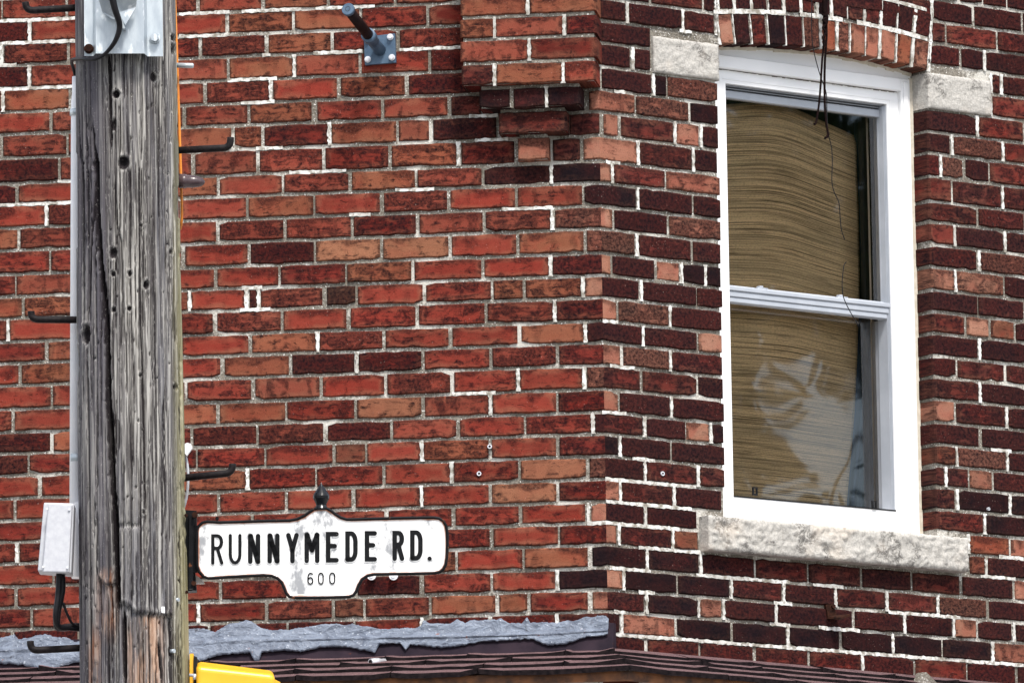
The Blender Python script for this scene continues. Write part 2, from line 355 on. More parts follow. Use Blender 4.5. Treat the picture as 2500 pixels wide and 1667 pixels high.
wall = MB(); TINT, PAT, UVM, UVU = [], [], [], []
def add_face(idx, m, tint, pat, uvm, uvu):
    wall.face(idx, m); TINT.append((*tint, 1)); PAT.append((*pat, 1)); UVM.extend(uvm); UVU.extend(uvu)
def brick(cs, z0, z1, kinds, d0=0., depth=.10, fn=pos, quad=None, ch=.0045, seedless=False):
    """one brick: cs = (s0, s1); or quad = four (s, z) corners BL BR TR TL"""
    s0, s1 = cs if quad is None else (0, 1)
    if quad is None:
        length = s1-s0; hgt = z1-z0
        n = max(3, int(length/.028)); ts = [i/n for i in range(n+1)]
        if s0 < 0 < s1 and fn is pos:
            tc_ = -s0/length; ts = [t for t in ts if abs(t-tc_) > .06]+[tc_]; ts.sort()
    else:
        length = math.dist(quad[0], quad[1]); hgt = math.dist(quad[0], quad[3]); ts = [0, .33, .66, 1]
    f0 = random.gauss(0, .0013); tl = random.gauss(0, .0009); tv = random.gauss(0, .0007)
    sx, sy = random.uniform(0, 60), random.uniform(0, 60)
    rnd = random.uniform; kk = []
    for k in (kinds if isinstance(kinds, (list, tuple)) else [kinds]):
        t, bu, ba, li = KIND[k]; g = rnd(.78, 1.22); h = rnd(.88, 1.14)
        kk.append(((t[0]*g, t[1]*g*h, t[2]*g*h), (min(1, max(0, bu+rnd(-.20, .22))), ba*rnd(.55, 1), min(1, li*rnd(.5, 1.4)))))
    def P(t, zz, d, es=0, ez=0):
        if quad is None: s = s0+t*length; z = z0+zz*hgt
        else:
            b = [quad[0][i]*(1-t)+quad[1][i]*t for i in (0, 1)]; tp = [quad[3][i]*(1-t)+quad[2][i]*t for i in (0, 1)]
            s, z = [b[i]*(1-zz)+tp[i]*zz for i in (0, 1)]
        s2 = s+es
        if abs(s) < 1e-6: s2 = 0
        return fn(s2, z+ez, d0+d)
    base = len(wall.v); nrow = 6; e1 = len(ts)-1
    jt = [random.gauss(0, .0010) for _ in ts]; jb = [random.gauss(0, .0012) for _ in ts]
    if random.random() < .16: jt[random.choice((0, e1))] -= rnd(.003, .008)
    if random.random() < .16: jb[random.choice((0, e1))] += rnd(.003, .008)
    if random.random() < .12: jb[random.randrange(len(ts))] += rnd(.002, .005)
    jl = random.gauss(0, .0016); jr = random.gauss(0, .0016)
    for i, t in enumerate(ts):
        end = -1 if i == 0 else (1 if i == e1 else 0)
        ins = ch if end == -1 else (-ch if end == 1 else 0); oj = jl if end == -1 else (jr if end == 1 else 0)
        rr = -.0018 if end else 0
        f = f0+tl*(t-.5)*2+random.gauss(0, .00035)
        wall.v += [P(t, 0, -depth, oj, jb[i]), P(t, 0, f-ch, oj, jb[i]-rr), P(t, 0, f-tv, ins+oj, ch+jb[i]), P(t, 1, f+tv, ins+oj, -ch+jt[i]), P(t, 1, f-ch, oj, jt[i]+rr), P(t, 1, -depth, oj, jt[i])]
    def uvs(pairs):
        return ([(sx+t*length, sy+zz*hgt) for t, zz in pairs], [(t, zz) for t, zz in pairs])
    zz = [0, .02, .08, .92, .98, 1.]
    for i in range(e1):
        tm = (ts[i]+ts[i+1])/2
        q = kk[0] if len(kk) == 1 or (s0+tm*length) < 0 else kk[1]
        for r in range(5):
            a = base+i*6+r; b = a+6
            um, uu = uvs([(ts[i], zz[r]), (ts[i+1], zz[r]), (ts[i+1], zz[r+1]), (ts[i], zz[r+1])])
            add_face((a, b, b+1, a+1), 0, q[0], q[1], um, uu)
    for i, q in ((0, kk[0]), (e1, kk[-1])):
        a = base+i*6; t = ts[i]; e = .12 if i == 0 else -.12
        fl = (lambda L: L) if i == 0 else (lambda L: tuple(reversed(L)))
        um, uu = uvs(list(fl(((t, .08), (t, .92), (t, .98), (t, .02)))))
        add_face(fl((a+2, a+3, a+4, a+1)), 0, q[0], q[1], um, uu)
        um, uu = uvs(list(fl(((t, .02), (t, .98), (t+e, .98), (t+e, .02)))))
        add_face(fl((a+1, a+4, a+5, a)), 0, q[0], q[1], um, uu)
def flat(pts, m):      # mortar / pointing faces
    n = len(wall.v); wall.v += [tuple(p) for p in pts]; k = len(pts)
    add_face(range(n, n+k), m, (.5, .5, .5), (0, 0, 0), [(0, 0)]*k, [(0, 0)]*k)
def strip_v(s, z0, z1, wd, fn=pos, d0=0., lean=0.):      # white pointing in an upright joint
    n = 9; d = -.0012; L = []; Rr = []
    for i in range(n+1):
        z = z0-.004+(z1-z0+.008)*i/n; ww = wd/2*random.uniform(.55, 1.2)*(1.3 if i in (0, n) and wd > .007 and random.random() < .5 else 1); s_ = s+lean*(i/n-.5)+random.gauss(0, .0007)
        L.append((s_-ww, z)); Rr.append((s_+ww, z))
    for i in range(n):
        a, b, c, e = L[i], Rr[i], Rr[i+1], L[i+1]
        flat([fn(*a, d0+d), fn(*b, d0+d), fn(*c, d0+d), fn(*e, d0+d)], 2)
        flat([fn(*a, d0-.02), fn(*a, d0+d), fn(*e, d0+d), fn(*e, d0-.02)], 2)
        flat([fn(*b, d0+d), fn(*b, d0-.02), fn(*c, d0-.02), fn(*c, d0+d)], 2)
def strip_h(s0, s1, z, wd, fn=pos, d0=0.):               # white pointing in a bed joint, z = joint centre
    n = max(2, int((s1-s0)/.011)); d = -.0014
    ss = [s0+(s1-s0)*i/n for i in range(n+1)]
    if fn is pos and s0 < 0 < s1: ss = sorted([s for s in ss if abs(s) > .006]+[0.])
    lo = [z-wd/2*random.uniform(.55, 1.2) for _ in ss]; hi = [z+wd/2*random.uniform(.6, 1.3) for _ in ss]
    for i in range(len(ss)-1):
        flat([fn(ss[i], lo[i], d0+d), fn(ss[i+1], lo[i+1], d0+d), fn(ss[i+1], hi[i+1], d0+d), fn(ss[i], hi[i], d0+d)], 2)
        flat([fn(ss[i], hi[i], d0+d), fn(ss[i+1], hi[i+1], d0+d), fn(ss[i+1], hi[i+1], d0-.02), fn(ss[i], hi[i], d0-.02)], 2)
        flat([fn(ss[i], lo[i], d0-.02), fn(ss[i+1], lo[i+1], d0-.02), fn(ss[i+1], lo[i+1], d0+d), fn(ss[i], lo[i], d0+d)], 2)
S_L, S_R = hR(1758, 500)[0]-.0, hR(2270, 400)[0]-.006            # the window opening's two sides
Z_SPR, Z_SB = 6.733, 6.604                                        # spring stones: top and bottom
Z_ST, Z_SBOT = 5.113, 4.996                                       # sill: top and bottom
def parse(txt):
    tk = txt.split(); xs = []; ks = []
    for i, t in enumerate(tk): (xs if i % 2 == 0 else ks).append(t)
    return xs, ks
DONE = {}
def run_course(c, txt, xs_extra=None):
    z0 = ZB[c]; z1 = ZB[c-1]-JT; zm = (z0+z1)/2
    xs, ks = parse(txt); S = []
    for x in xs:
        wh = x.endswith('*'); x = x.rstrip('*')
        if x == 'E': s = S_L+JT/2
        elif x == 'S': s = S_R-JT/2
        else: s = sAt(float(x), zm)
        S.append((s, wh))
    if len(ks) == len(xs): S.append((S[-1][0]+.215, False))
    for i, k in enumerate(ks):
        kk = k.split('|'); a, b = S[i][0]+JT/2*(1.25 if S[i][1] else 1), S[i+1][0]-JT/2*(1.25 if S[i+1][1] else 1)
        if kk == ['-', '-'] or kk == ['-']: continue
        if kk[-1] == '-': brick((a, b), z0, z1, kk[0]); continue
        brick((a, b), z0, z1, kk if len(kk) > 1 else kk[0])
    for s, wh in S:
        if wh and not any(abs(s-q) < .012 for q in DONE.setdefault(c, [])): strip_v(s, z0, z1, JT*1.15); DONE[c].append(s)
    return S[0][0], S[-1][0]
FILL = 'rrRmorrR'
for c in range(-3, 31):
    z0, z1 = ZB[c], ZB[c-1]-JT
    if c in LEFT: a, b = run_course(c, LEFT[c])
    else:
        x0 = 40 if c % 2 else 122
        a, b = run_course(c, " ".join(f"{x0+163*i} r" for i in range(8))+f" {x0+163*8}")
    s = a
    while s > -3.2: brick((s-.2265+JT/2, s-JT/2), z0, z1, random.choice(FILL)); s -= .2265
    if c in MID: a2, b2 = run_course(c, MID[c])
    elif c < 1:
        x0 = 1362 if c % 2 else 1430
        a2, b2 = run_course(c, f"{x0} d|d 1570 d 1700 d 1830 d 1960 d 2090 d 2220 d 2350")
    if c in RIGHT: a2, b2 = run_course(c, RIGHT[c])
    s = b2
    while s < 3.0: brick((s+JT/2, s+.2265-JT/2), z0, z1, random.choice('dDdxdk')); s += .2265
# white bed joints, under course c between two px
for c, x0, x1 in [(1, -60, 183), (1, 437, 560), (1, 590, 735), (1, 770, 915), (2, -60, 183), (2, 437, 555), (3, -40, 40), (3, 640, 660), (3, 765, 885), (3, 975, 1128), (4, -60, 183), (4, 555, 676), (5, 588, 670), (6, 1145, 1215),
    (7, 625, 690), (7, 1160, 1240), (8, 141, 183), (8, 706, 845), (9, -60, 183), (9, 965, 1060), (10, 1225, 1350), (10, 852, 905), (5, 1500, 1530), (17, 1490, 1550), (19, 1470, 1530), (22, 1478, 1700), (23, 1480, 1690),
    (24, 1433, 1660), (26, 1489, 1590), (26, 1700, 1930), (27, 1560, 1600), (25, 1560, 1720), (27, 2170, 2345), (28, 1500, 1530), (29, 1500, 2500), (21, 1545, 1600), (18, 1103, 1210), (14, 585, 660), (13, 590, 640), (28, 2000, 2100), (15, 1470, 1510),
    (27, 1890, 1935), (28, 1880, 1930), (26, 1985, 2060), (24, 2440, 2500), (25, 2395, 2480), (19, 2420, 2470), (8, 1480, 1515), (2, 1660, 1690)]:
    z = ZB[c]-JT/2; strip_h(sAt(x0, z), sAt(x1, z), z, JT*1.12)
# mortar behind the bricks, window opening left free
MD = -.0070
def msheet(s0, s1, z0, z1): flat([pos(s0, z0, MD), pos(s1, z0, MD), pos(s1, z1, MD), pos(s0, z1, MD)], 1)
ZLO, ZHI = ZB[31]+.0, 7.35
for a, b in ((-3.4, -1.7), (-1.7, 0), (0, S_L-.006)): msheet(a, b, ZLO, ZHI)
msheet(S_R+.006, 3.2, ZLO, ZHI); msheet(S_L-.006, S_R+.006, ZLO, Z_SBOT+.02)
# arch: two rings of bricks on edge
ARC_S0, ARC_S1 = S_L+.008, S_R-.002
cx = (ARC_S0+ARC_S1)/2+.02; sag = .030; half = (ARC_S1-ARC_S0)/2; RAD = (half**2+sag**2)/(2*sag); cz = Z_SPR+sag-RAD
def arcz(s, r=0): return cz+math.sqrt((RAD+r)**2-(s-cx)**2)
n = 24
ap = [S_L-.006+(S_R-S_L+.012)*i/n for i in range(n+1)]
for i in range(n):
    flat([pos(ap[i], arcz(ap[i])+.004, MD), pos(ap[i+1], arcz(ap[i+1])+.004, MD), pos(ap[i+1], ZHI, MD), pos(ap[i], ZHI, MD)], 1)
    flat([pos(ap[i], arcz(ap[i])+.004, MD), pos(ap[i+1], arcz(ap[i+1])+.004, MD), pos(ap[i+1], arcz(ap[i+1])+.004, -.11), pos(ap[i], arcz(ap[i])+.004, -.11)], 1)
# jamb and reveal mortar
for s, e in ((S_L, -.006), (S_R, .006)):
    flat([pos(s+e, Z_ST, MD), pos(s+e, Z_ST, -.12), pos(s+e, Z_SPR+.02, -.12), pos(s+e, Z_SPR+.02, MD)], 1)
def ring(px, r0, r1, kinds, y):
    S = []
    for t in px:
        wh = t.endswith('*'); S.append((sAt(float(t.rstrip('*')), arcz(cx, (r0+r1)/2)), wh))
    for i, k in enumerate(kinds):
        a, b = S[i], S[i+1]; q = []
        for s, sg, w in ((a[0], 1, a[1]), (b[0], -1, b[1])):
            lean = (s-cx)/RAD*((r1-r0)/2)
            g = sg*JT/2*(1.2 if w else .75)
            q.append(((s-lean+g, arcz(s-lean, r0)+.000), (s+lean+g, arcz(s+lean, r1))))
        (bl, tl), (br, tr) = q
        brick(None, 0, 0, k, quad=[bl, br, tr, tl], fn=posR)
    for s, wh in S:
        strip_v(s, arcz(s, r0)+.003, arcz(s, r1), JT*(1.2 if wh else .38), lean=(s-cx)/RAD*(r1-r0))
ring("1753* 1792 1834 1876 1919 1963 2005* 2045* 2077 2114 2149* 2190 2229* 2270*".split(), 0, .104, "p k D k D x o x p p p o x".split(), 70)
ring("1751* 1791* 1833* 1875 1913* 1955* 1996* 2031* 2070 2112* 2153* 2193 2235* 2275".split(), .117, .206, "d d d d d d k d d d d d D".split(), 0)
strip_h_pts = [ARC_S0-.02+(ARC_S1-ARC_S0+.03)*i/30 for i in range(31)]
for i in range(30):
    a, b = strip_h_pts[i], strip_h_pts[i+1]
    if 9 < i < 12 or 17 < i < 20: continue
    for r0, wd in ((.1105, .0078), (.2125, .006)):
        w0, w1 = wd*random.uniform(.8, 1.2), wd*random.uniform(.8, 1.2)
        flat([pos(a, arcz(a, r0-w0), .0004), pos(b, arcz(b, r0-w1), .0004), pos(b, arcz(b, r0+w1), .0004), pos(a, arcz(a, r0+w0), .0004)], 2)
NARCH = len(wall.f)

# ------------------------------------------------------------------ the building and its parts
bld = thing('brick_building', 'red brick corner building with white sash window, corbelled pier and chamfered dark brick face', 'building', (0, 0, 0))
def finish_wall(mb, name):
    mb.at = {'tint': ('C', TINT), 'pat': ('C', PAT), 'meters': ('UV', UVM), 'unit': ('UV', UVU)}
    return mb.build(name, [BRICK, MORTAR, POINT], bld, fix=False)
finish_wall(wall, 'brick_wall')
# corbelled pier on the left face
wall = MB(); TINT, PAT, UVM, UVU = [], [], [], []
PIER = [(-1, .125, "1124 o 1207* o 1377* o 1454"), (0, .125, "1124 r 1290* o 1454"), (1, .125, "1124 o 1207* o 1377* R 1454"), (2, .125, "1125 o 1288* o 1454"), (3, .125, "1125 o 1207* m 1377* R 1455"), (4, .125, "1126 m 1292* R 1455"), (5, .125, "1126 d 1207* o 1375* m 1455"),
        (6, .10, "1170 k 1250 k 1334* k 1418"), (7, .07, "1217 d 1383"), (8, .04, "1263 p 1340")]
for c, off, txt in PIER:
    z0, z1 = ZB[c], ZB[c-1]-JT; xs, ks = parse(txt)
    S = [(sAt(float(x.rstrip('*')), (z0+z1)/2, off, posL), x.endswith('*')) for x in xs]
    for i, k in enumerate(ks):
        a = S[i][0]+(JT/2 if i else 0); b = S[i+1][0]-(JT/2 if i < len(ks)-1 else 0)
        brick((a, b), z0, z1, k, d0=off, depth=off+.01, fn=posL)
        def qf(pp): # underside and top of the projecting brick
            n = len(wall.v); wall.v += pp; kd = KIND[k]; add_face(range(n, n+4), 0, kd[0], (.5, 0, 0), [(1+p[0], 3+p[1]) for p in pp], [(.5, .5)]*4)
        qf([posL(a, z0+.001, -.01), posL(b, z0+.001, -.01), posL(b, z0+.001, off-.004), posL(a, z0+.001, off-.004)])
        qf([posL(a, z1-.001, off-.004), posL(b, z1-.001, off-.004), posL(b, z1-.001, -.01), posL(a, z1-.001, -.01)])
    for s, wh in S:
        if wh: strip_v(s, z0, z1, JT*1.1, fn=posL, d0=off)
    # mortar core of this step
    a, b = S[0][0]+.007, S[-1][0]-.007; zt = ZB[c-1]; o2 = off-.006
    for q in ([(a, z0, o2), (b, z0, o2), (b, zt, o2), (a, zt, o2)], [(a, z0, -.02), (a, z0, o2), (a, zt, o2), (a, zt, -.02)], [(b, z0, o2), (b, z0, -.02), (b, zt, -.02), (b, zt, o2)],
              [(a, z0+.002, -.02), (b, z0+.002, -.02), (b, z0+.002, o2), (a, z0+.002, o2)]):
        flat([posL(*p) for p in q], 1)
finish_wall(wall, 'corbelled_pier')
def rock(name, s0, s1, z0, z1, d0, dback, amp, res=.012, seed=0, ends=True):
    res = .006
    mb = MB(); nx = max(4, int((s1-s0)/res)); nz_ = max(4, int((z1-z0)/res)); rd = random.Random(seed)
    g = []
    for j in range(nz_+1):
        for i in range(nx+1):
            u, v = i/nx, j/nz_; s = s0+(s1-s0)*u; z = z0+(z1-z0)*v
            e = min(1, min(u*(s1-s0), (1-u)*(s1-s0), v*(z1-z0), (1-v)*(z1-z0))/.010)
            h = .45*mnoise.fractal(Vector((s*20, z*26, seed*7.1)), .55, 2., 6)+.9*abs(mnoise.noise(Vector((s*38, z*44, seed))))
            d = d0+e**.5*amp*(h+.25)-(1-e)*.002
            mb.v.append(posR(s+(mnoise.noise(Vector((z*40, seed, 1)))*.0025 if i in (0, nx) else 0), z+(mnoise.noise(Vector((s*40, seed, 5)))*.0025 if j in (0, nz_) else 0), d))
    for j in range(nz_):
        for i in range(nx): a = j*(nx+1)+i; mb.face((a, a+1, a+nx+2, a+nx+1), 0, True)
    rim = [i for i in range(nx+1)]+[j*(nx+1)+nx for j in range(1, nz_+1)]+[nz_*(nx+1)+i for i in range(nx-1, -1, -1)]+[j*(nx+1) for j in range(nz_-1, 0, -1)]
    n0 = len(mb.v); bd = np.array(nR)*(dback-d0)
    for r in rim: v = mb.v[r]; mb.v.append((v[0]+bd[0], v[1]+bd[1], v[2]))
    for i in range(len(rim)):
        j = (i+1) % len(rim); mb.face((rim[i], n0+i, n0+j, rim[j]))
    return mb.build(name, STONE, bld)
rock('spring_stone', hR(1593, 130)[0], S_L+.004, Z_SB, Z_SPR-.006, .006, -.11, .006, seed=3)
rock('spring_stone', S_R+.001, hR(2418, 240)[0], Z_SB, Z_SPR-.006, .006, -.11, .004, seed=5)
rock('window_sill', hR(1733, 1300, .05)[0], 1.543, Z_SBOT, Z_ST, .044, -.14, .011, seed=9)

# window --------------------------------------------------------------
def rb(mb, s0, s1, z0, z1, d0, d1, m=0, b=0.): mb.box(posR, s0, s1, z0, z1, d0, d1, m, b)
fr = MB(); D1, D2 = -.072, -.088
sl = .618; sr = hR(2170, 500, D2)[0]; zt = hR(1875, 217, D2)[1]; zb = hR(1990, 1229, D2)[1]
st = hR(2200, 260, D1)[0]; z1t = hR(1875, 181, D1)[1]; z2t = hR(1875, 149, D1)[1]
for (a, b, c, d) in ((S_L+.002, sl, Z_ST, z1t), (sr, S_R-.002, Z_ST, z1t)): rb(fr, a, b, c, d, D2, -.20)
rb(fr, sl, sr, zt, z1t, D2, -.20); rb(fr, sl, sr, Z_ST, zb, D2, -.20)
for k in (0, 1):
    rb(fr, S_L+.003+.02*k, S_L+.052-.010*k, Z_ST+.001, z2t-.012*k, D1+.006*k, D2-.001, b=.0022); rb(fr, st+.010*k, S_R-.014-.012*k, Z_ST+.001, z2t-.012*k, D1+.006*k, D2-.001, b=.0022)
rb(fr, S_L+.0525, st-.0005, z1t, z2t, D1+.004, D2-.001, b=.003)
rb(fr, sl-.030, sr+.030, Z_ST+.0015, Z_ST+.040, D2+.012, D2-.002, b=.003)
rb(fr, sl-.012, sr+.012, zt+.014, zt+.0165, D2+.002, D2-.002); rb(fr, sr+.012, sr+.0145, zb, zt+.014, D2+.002, D2-.002)
nn = 24   # eyebrow panel that fills the arch
tops = [S_L+.004+(S_R-S_L-.008)*i/nn for i in range(nn+1)]
for i in range(nn):
    a, b = tops[i], tops[i+1]
    fr.hexa([posR(a, z2t, D1-.008), posR(b, z2t, D1-.008), posR(b, arcz(b)-.004, D1-.008), posR(a, arcz(a)-.004, D1-.008)], [posR(a, z2t, -.16), posR(b, z2t, -.16), posR(b, arcz(b)-.004, -.16), posR(a, arcz(a)-.004, -.16)])
win = fr.build('window', VINYL, bld); win['label'] = 'white vinyl double hung window with arched head'
ck = MB()
for i in range(nn):
    a, b = tops[i], tops[i+1]; o = .010*random.uniform(.6, 1.2)
    ck.hexa([posR(a, arcz(a)-o, D1-.003), posR(b, arcz(b)-o*random.uniform(.7, 1.1), D1-.003), posR(b, arcz(b)+.006, D1-.001), posR(a, arcz(a)+.006, D1-.001)], [posR(a, arcz(a)-o, D1-.02), posR(b, arcz(b)-o, D1-.02), posR(b, arcz(b)+.006, D1-.02), posR(a, arcz(a)+.006, D1-.02)])
for i in range(20):
    z = Z_ST+.005+(z2t-Z_ST)*i/20; z2 = Z_ST+.005+(z2t-Z_ST)*(i+1)/20
    rb(ck, S_R-.0135-random.uniform(0, .002), S_R+.003, z, z2, D1-.004, D1-.02)
ck.build('caulk_bead', CAULK, win); ck = MB()
for i in range(70):
    a = S_L+.054+(st-S_L-.06)*i/70; rb(ck, a, a+(st-S_L-.06)/70+.001, z1t-random.uniform(.0015, .0045), z1t-.0004, D2+.0016, D2-.001)
ck.build('grime_line', mat_noise('window_grime', (.05, .042, .035), (.22, .20, .17), 120, .9), win)
def sash(name, s0, s1, z0, z1, w_, d0, d1, bot=None, top=None):
    mb = MB(); bot = bot or w_; top = top or w_
    rb(mb, s0, s0+w_, z0, z1, d0, d1, b=.002); rb(mb, s1-w_, s1, z0, z1, d0, d1, b=.002)
    rb(mb, s0+w_, s1-w_, z0, z0+bot, d0-.001, d1, b=.002); rb(mb, s0+w_, s1-w_, z1-top, z1, d0-.001, d1, b=.002)
    rb(mb, s0+w_-.001, s0+w_+.004, z0+bot, z1-top, d0-.010, d1); rb(mb, s1-w_-.004, s1-w_+.001, z0+bot, z1-top, d0-.010, d1)
    return mb.build(name, SASHM, win)
zr0, zr1 = hR(1786, 737, -.10)[1], hR(1786, 699, -.10)[1]
zh = hR(1875, 231, -.105)[1]
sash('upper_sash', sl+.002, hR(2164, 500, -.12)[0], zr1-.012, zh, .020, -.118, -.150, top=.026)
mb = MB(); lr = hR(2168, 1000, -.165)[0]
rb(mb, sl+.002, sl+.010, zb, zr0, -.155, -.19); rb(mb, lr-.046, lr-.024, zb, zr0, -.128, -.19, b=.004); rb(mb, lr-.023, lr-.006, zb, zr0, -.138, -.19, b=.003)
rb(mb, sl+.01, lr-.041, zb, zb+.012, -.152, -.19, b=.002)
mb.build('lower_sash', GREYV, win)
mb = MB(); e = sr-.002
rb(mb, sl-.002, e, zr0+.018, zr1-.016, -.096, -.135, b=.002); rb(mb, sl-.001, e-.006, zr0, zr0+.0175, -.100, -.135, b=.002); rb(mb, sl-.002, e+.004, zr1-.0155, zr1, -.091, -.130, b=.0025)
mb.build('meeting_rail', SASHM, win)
mb = MB()   # dark tracks around the sashes
rb(mb, sl, sr, zh+.001, zt+.004, -.150, -.19); rb(mb, hR(2166, 500, -.12)[0]+.001, sr-.0002, zb, zt, -.160, -.19); rb(mb, sl-.0015, sl+.003, zb, zt, -.091, -.093); rb(mb, sl, sr, zb-.0015, zb+.003, -.086, -.0885)
for k in range(3): rb(mb, sl, sr, zt-.004-.007*k, zt-.001-.007*k, -.105-.012*k, -.15, 1)
mb.build('sash_track', [BLACKM, GREYV], win)
mb = MB()
for k in range(3): rb(mb, sr-.0075+.0026*k, sr-.0058+.0026*k, zb+.002, zt-.006, -.100+.004*k, -.15)
mb.build('jamb_liner', SASHM, win)
def mat_glass():
    t = NT('window_glass'); t.t.nodes.remove(t.b); fr_ = t.n('Fresnel'); fr_.inputs[0].default_value = 1.5
    tr = t.n('BsdfTransparent'); gl = t.n('BsdfGlossy'); gl.inputs['Roughness'].default_value = .018; ms = t.n('MixShader')
    tr.inputs[0].default_value = (.97, .97, .96, 1)
    P = t.co('Object'); bp = t.n('Bump'); bp.inputs['Strength'].default_value = .25; bp.inputs['Distance'].default_value = .004; t.L(t.noise(P, 3.5, 1), bp.inputs['Height']); t.L(bp.outputs[0], gl.inputs['Normal'])
    t.L(t.math('MULTIPLY_ADD', fr_.outputs[0], 3.5, .0), ms.inputs[0]); t.L(tr.outputs[0], ms.inputs[1]); t.L(gl.outputs[0], ms.inputs[2]); t.L(ms.outputs[0], t.o.inputs[0]); return t.mat
GLASS = mat_glass()
mb = MB(); mb.poly([posR(sl, zr1-.01, -.134), posR(sr, zr1-.01, -.134), posR(sr, zt, -.134), posR(sl, zt, -.134)]); mb.build('glass_pane', GLASS, win, fix=False)
mb = MB(); mb.poly([posR(sl, zb, -.170), posR(sr, zb, -.170), posR(sr, zr0+.005, -.170), posR(sl, zr0+.005, -.170)]); mb.build('glass_pane', GLASS, win, fix=False)
for px, py in ((1862, 697), (2057, 722)):
    s, z = hR(px, py, -.10); mb = MB(); rb(mb, s-.022, s+.012, zr1, zr1+.006, -.098, -.122, b=.0015); rb(mb, s-.012, s+.004, zr1+.006, zr1+.013, -.100, -.118, b=.002); rb(mb, s+.004, s+.024, zr1+.003, zr1+.007, -.100, -.108); mb.build('sash_lock', SASHM, win)
for px, py in ((1843, 1198), (2134, 1232)):
    s, z = hR(px, py, -.085); mb = MB()
    for (a, b, c, d) in ((-.010, -.0055, -.015, .013), (.0055, .010, -.015, .013), (-.0055, .0055, .009, .013), (-.0055, .0055, -.015, -.009)): rb(mb, s+a, s+b, z+c, z+d, -.082, -.088)
    mb.build('screen_tab', BLACKM, win)

# dim room behind the window, part of the building
mb = MB()
s0, s1, z0, z1, d0, d1 = S_L-.35, S_R+.35, Z_ST-.4, Z_SPR+.3, -.20, -1.6
mb.poly([posR(s0, z0, d1), posR(s1, z0, d1), posR(s1, z1, d1), posR(s0, z1, d1)])
for q in ([(s0, z0, d0), (s0, z0, d1), (s0, z1, d1), (s0, z1, d0)], [(s1, z0, d1), (s1, z0, d0), (s1, z1, d0), (s1, z1, d1)], [(s0, z0, d0), (s1, z0, d0), (s1, z0, d1), (s0, z0, d1)], [(s0, z1, d1), (s1, z1, d1), (s1, z1, d0), (s0, z1, d0)]):
    mb.poly([posR(*p) for p in q])
for (a, b, c, d) in ((s0, S_L-.01, z0, z1), (S_R+.01, s1, z0, z1), (S_L-.01, S_R+.01, z0, Z_ST-.01), (S_L-.01, S_R+.01, Z_SPR+.05, z1)): mb.poly([posR(a, c, d0), posR(b, c, d0), posR(b, d, d0), posR(a, d, d0)])
mb.build('room_lining', DARKROOM, bld, fix=False)
mb = MB(); a = hR(2108, 600, -.24)[0]; b = hR(2150, 600, -.24)[0]
rb(mb, a, b+.12, zb-.02, zt+.02, -.235, -.255, b=.004); rb(mb, a+.030, a+.034, zb-.02, zt+.02, -.231, -.236); mb.build('inner_casing', GREYTRIM, bld)
# the walls' body behind the brick skin, roof and lower storey
mb = MB()
def wslab(s0, s1, z0, z1, d0, d1):
    ss = [s0, 0, s1] if s0 < 0 < s1 else [s0, s1]
    for a, b in zip(ss[:-1], ss[1:]):
        mb.hexa([pos(a, z0, d0), pos(b, z0, d0), pos(b, z1, d0), pos(a, z1, d0)], [pos(a, z0, d1), pos(b, z0, d1), pos(b, z1, d1), pos(a, z1, d1)])
wslab(-3.4, 3.2, ZB[30]-.6, ZLO, -.012, -.25); wslab(-3.4, 3.2, 0, ZB[30]-.601, -.02, -.25); wslab(-3.4, 3.2, ZHI, 8.2, .02, -.25)
mb.hexa([(-3.4, .25, 8.15), (0, .25, 8.15), (2.26, 2.26, 8.15), (2.26, 5, 8.15), (-3.4, 5, 8.15)], [(-3.4, .25, 8.05), (0, .25, 8.05), (2.26, 2.26, 8.05), (2.26, 5, 8.05), (-3.4, 5, 8.05)])
mb.hexa([(-3.4, .26, 0), (-3.4, 5, 0), (-3.4, 5, 8.05), (-3.4, .26, 8.05)], [(-3.3, .26, 0), (-3.3, 5, 0), (-3.3, 5, 8.05), (-3.3, .26, 8.05)])
mb.build('wall_backing', mat_noise('plain_brick_render', (.22, .06, .045), (.30, .085, .06), 9, .9), bld)

# ------------------------------------------------------------------ flashing with roofing tar, shingle canopy roof
def mat_tar():
    t = NT('smeared_roof_cement'); P = t.co('Object'); a = t.noise(t.co('Object', (1, 1, 2)), 16, 5, .6, 1.2); b = t.noise(P, 110, 4, .6)
    col = t.mix(t.step(a, .3, .7), (.080, .098, .138), (.19, .225, .29)); col = t.mix(t.step(b, .6, .72), col, (.42, .46, .52))
    col = t.mix(t.step(t.noise(P, 17, 5, .65), .66, .70), col, (.20, .055, .018)); col = t.mix(t.step(t.noise(P, 9, 5, .7), .60, .66), col, (.045, .05, .065))
    t.bump(t.math('ADD', a, t.math('MULTIPLY', b, .35)), 1., .012); return t.fin(col, .5, .0, .5)
TAR = mat_tar()
FLASH = mat_noise('dark_rusted_flashing', (.013, .009, .015), (.028, .018, .026), 9, .8, .0, .25, c2=(.12, .035, .015), t2=(.64, .74), sc2=26, spec=.1)
def ztab(tab, s, fnx):
    return np.interp(s, [p[0] for p in tab], [p[1] for p in tab])
ZF0 = hL(900, 1592)[1]      # foot of the metal flashing on the left face
zf_r = hL(900, 1560)[1]
mb = MB(); N = 60
for i in range(N):
    a, b = -3.3+3.32*i/N, -3.3+3.32*(i+1)/N
    mb.poly([posL(a, ZF0-.05, .055), posL(b, ZF0-.05, .055), posL(b, zf_r-.004, .018), posL(a, zf_r-.004, .018)]); mb.poly([posL(a, zf_r-.004, .018), posL(b, zf_r-.004, .018), posL(b, zf_r+.03, .003), posL(a, zf_r+.03, .003)])
mb.poly([pos(0, ZF0-.06, .006), pos(.03, ZF0-.06, .004), pos(.03, zf_r+.03, .004), pos(0, zf_r+.03, .006)]); 
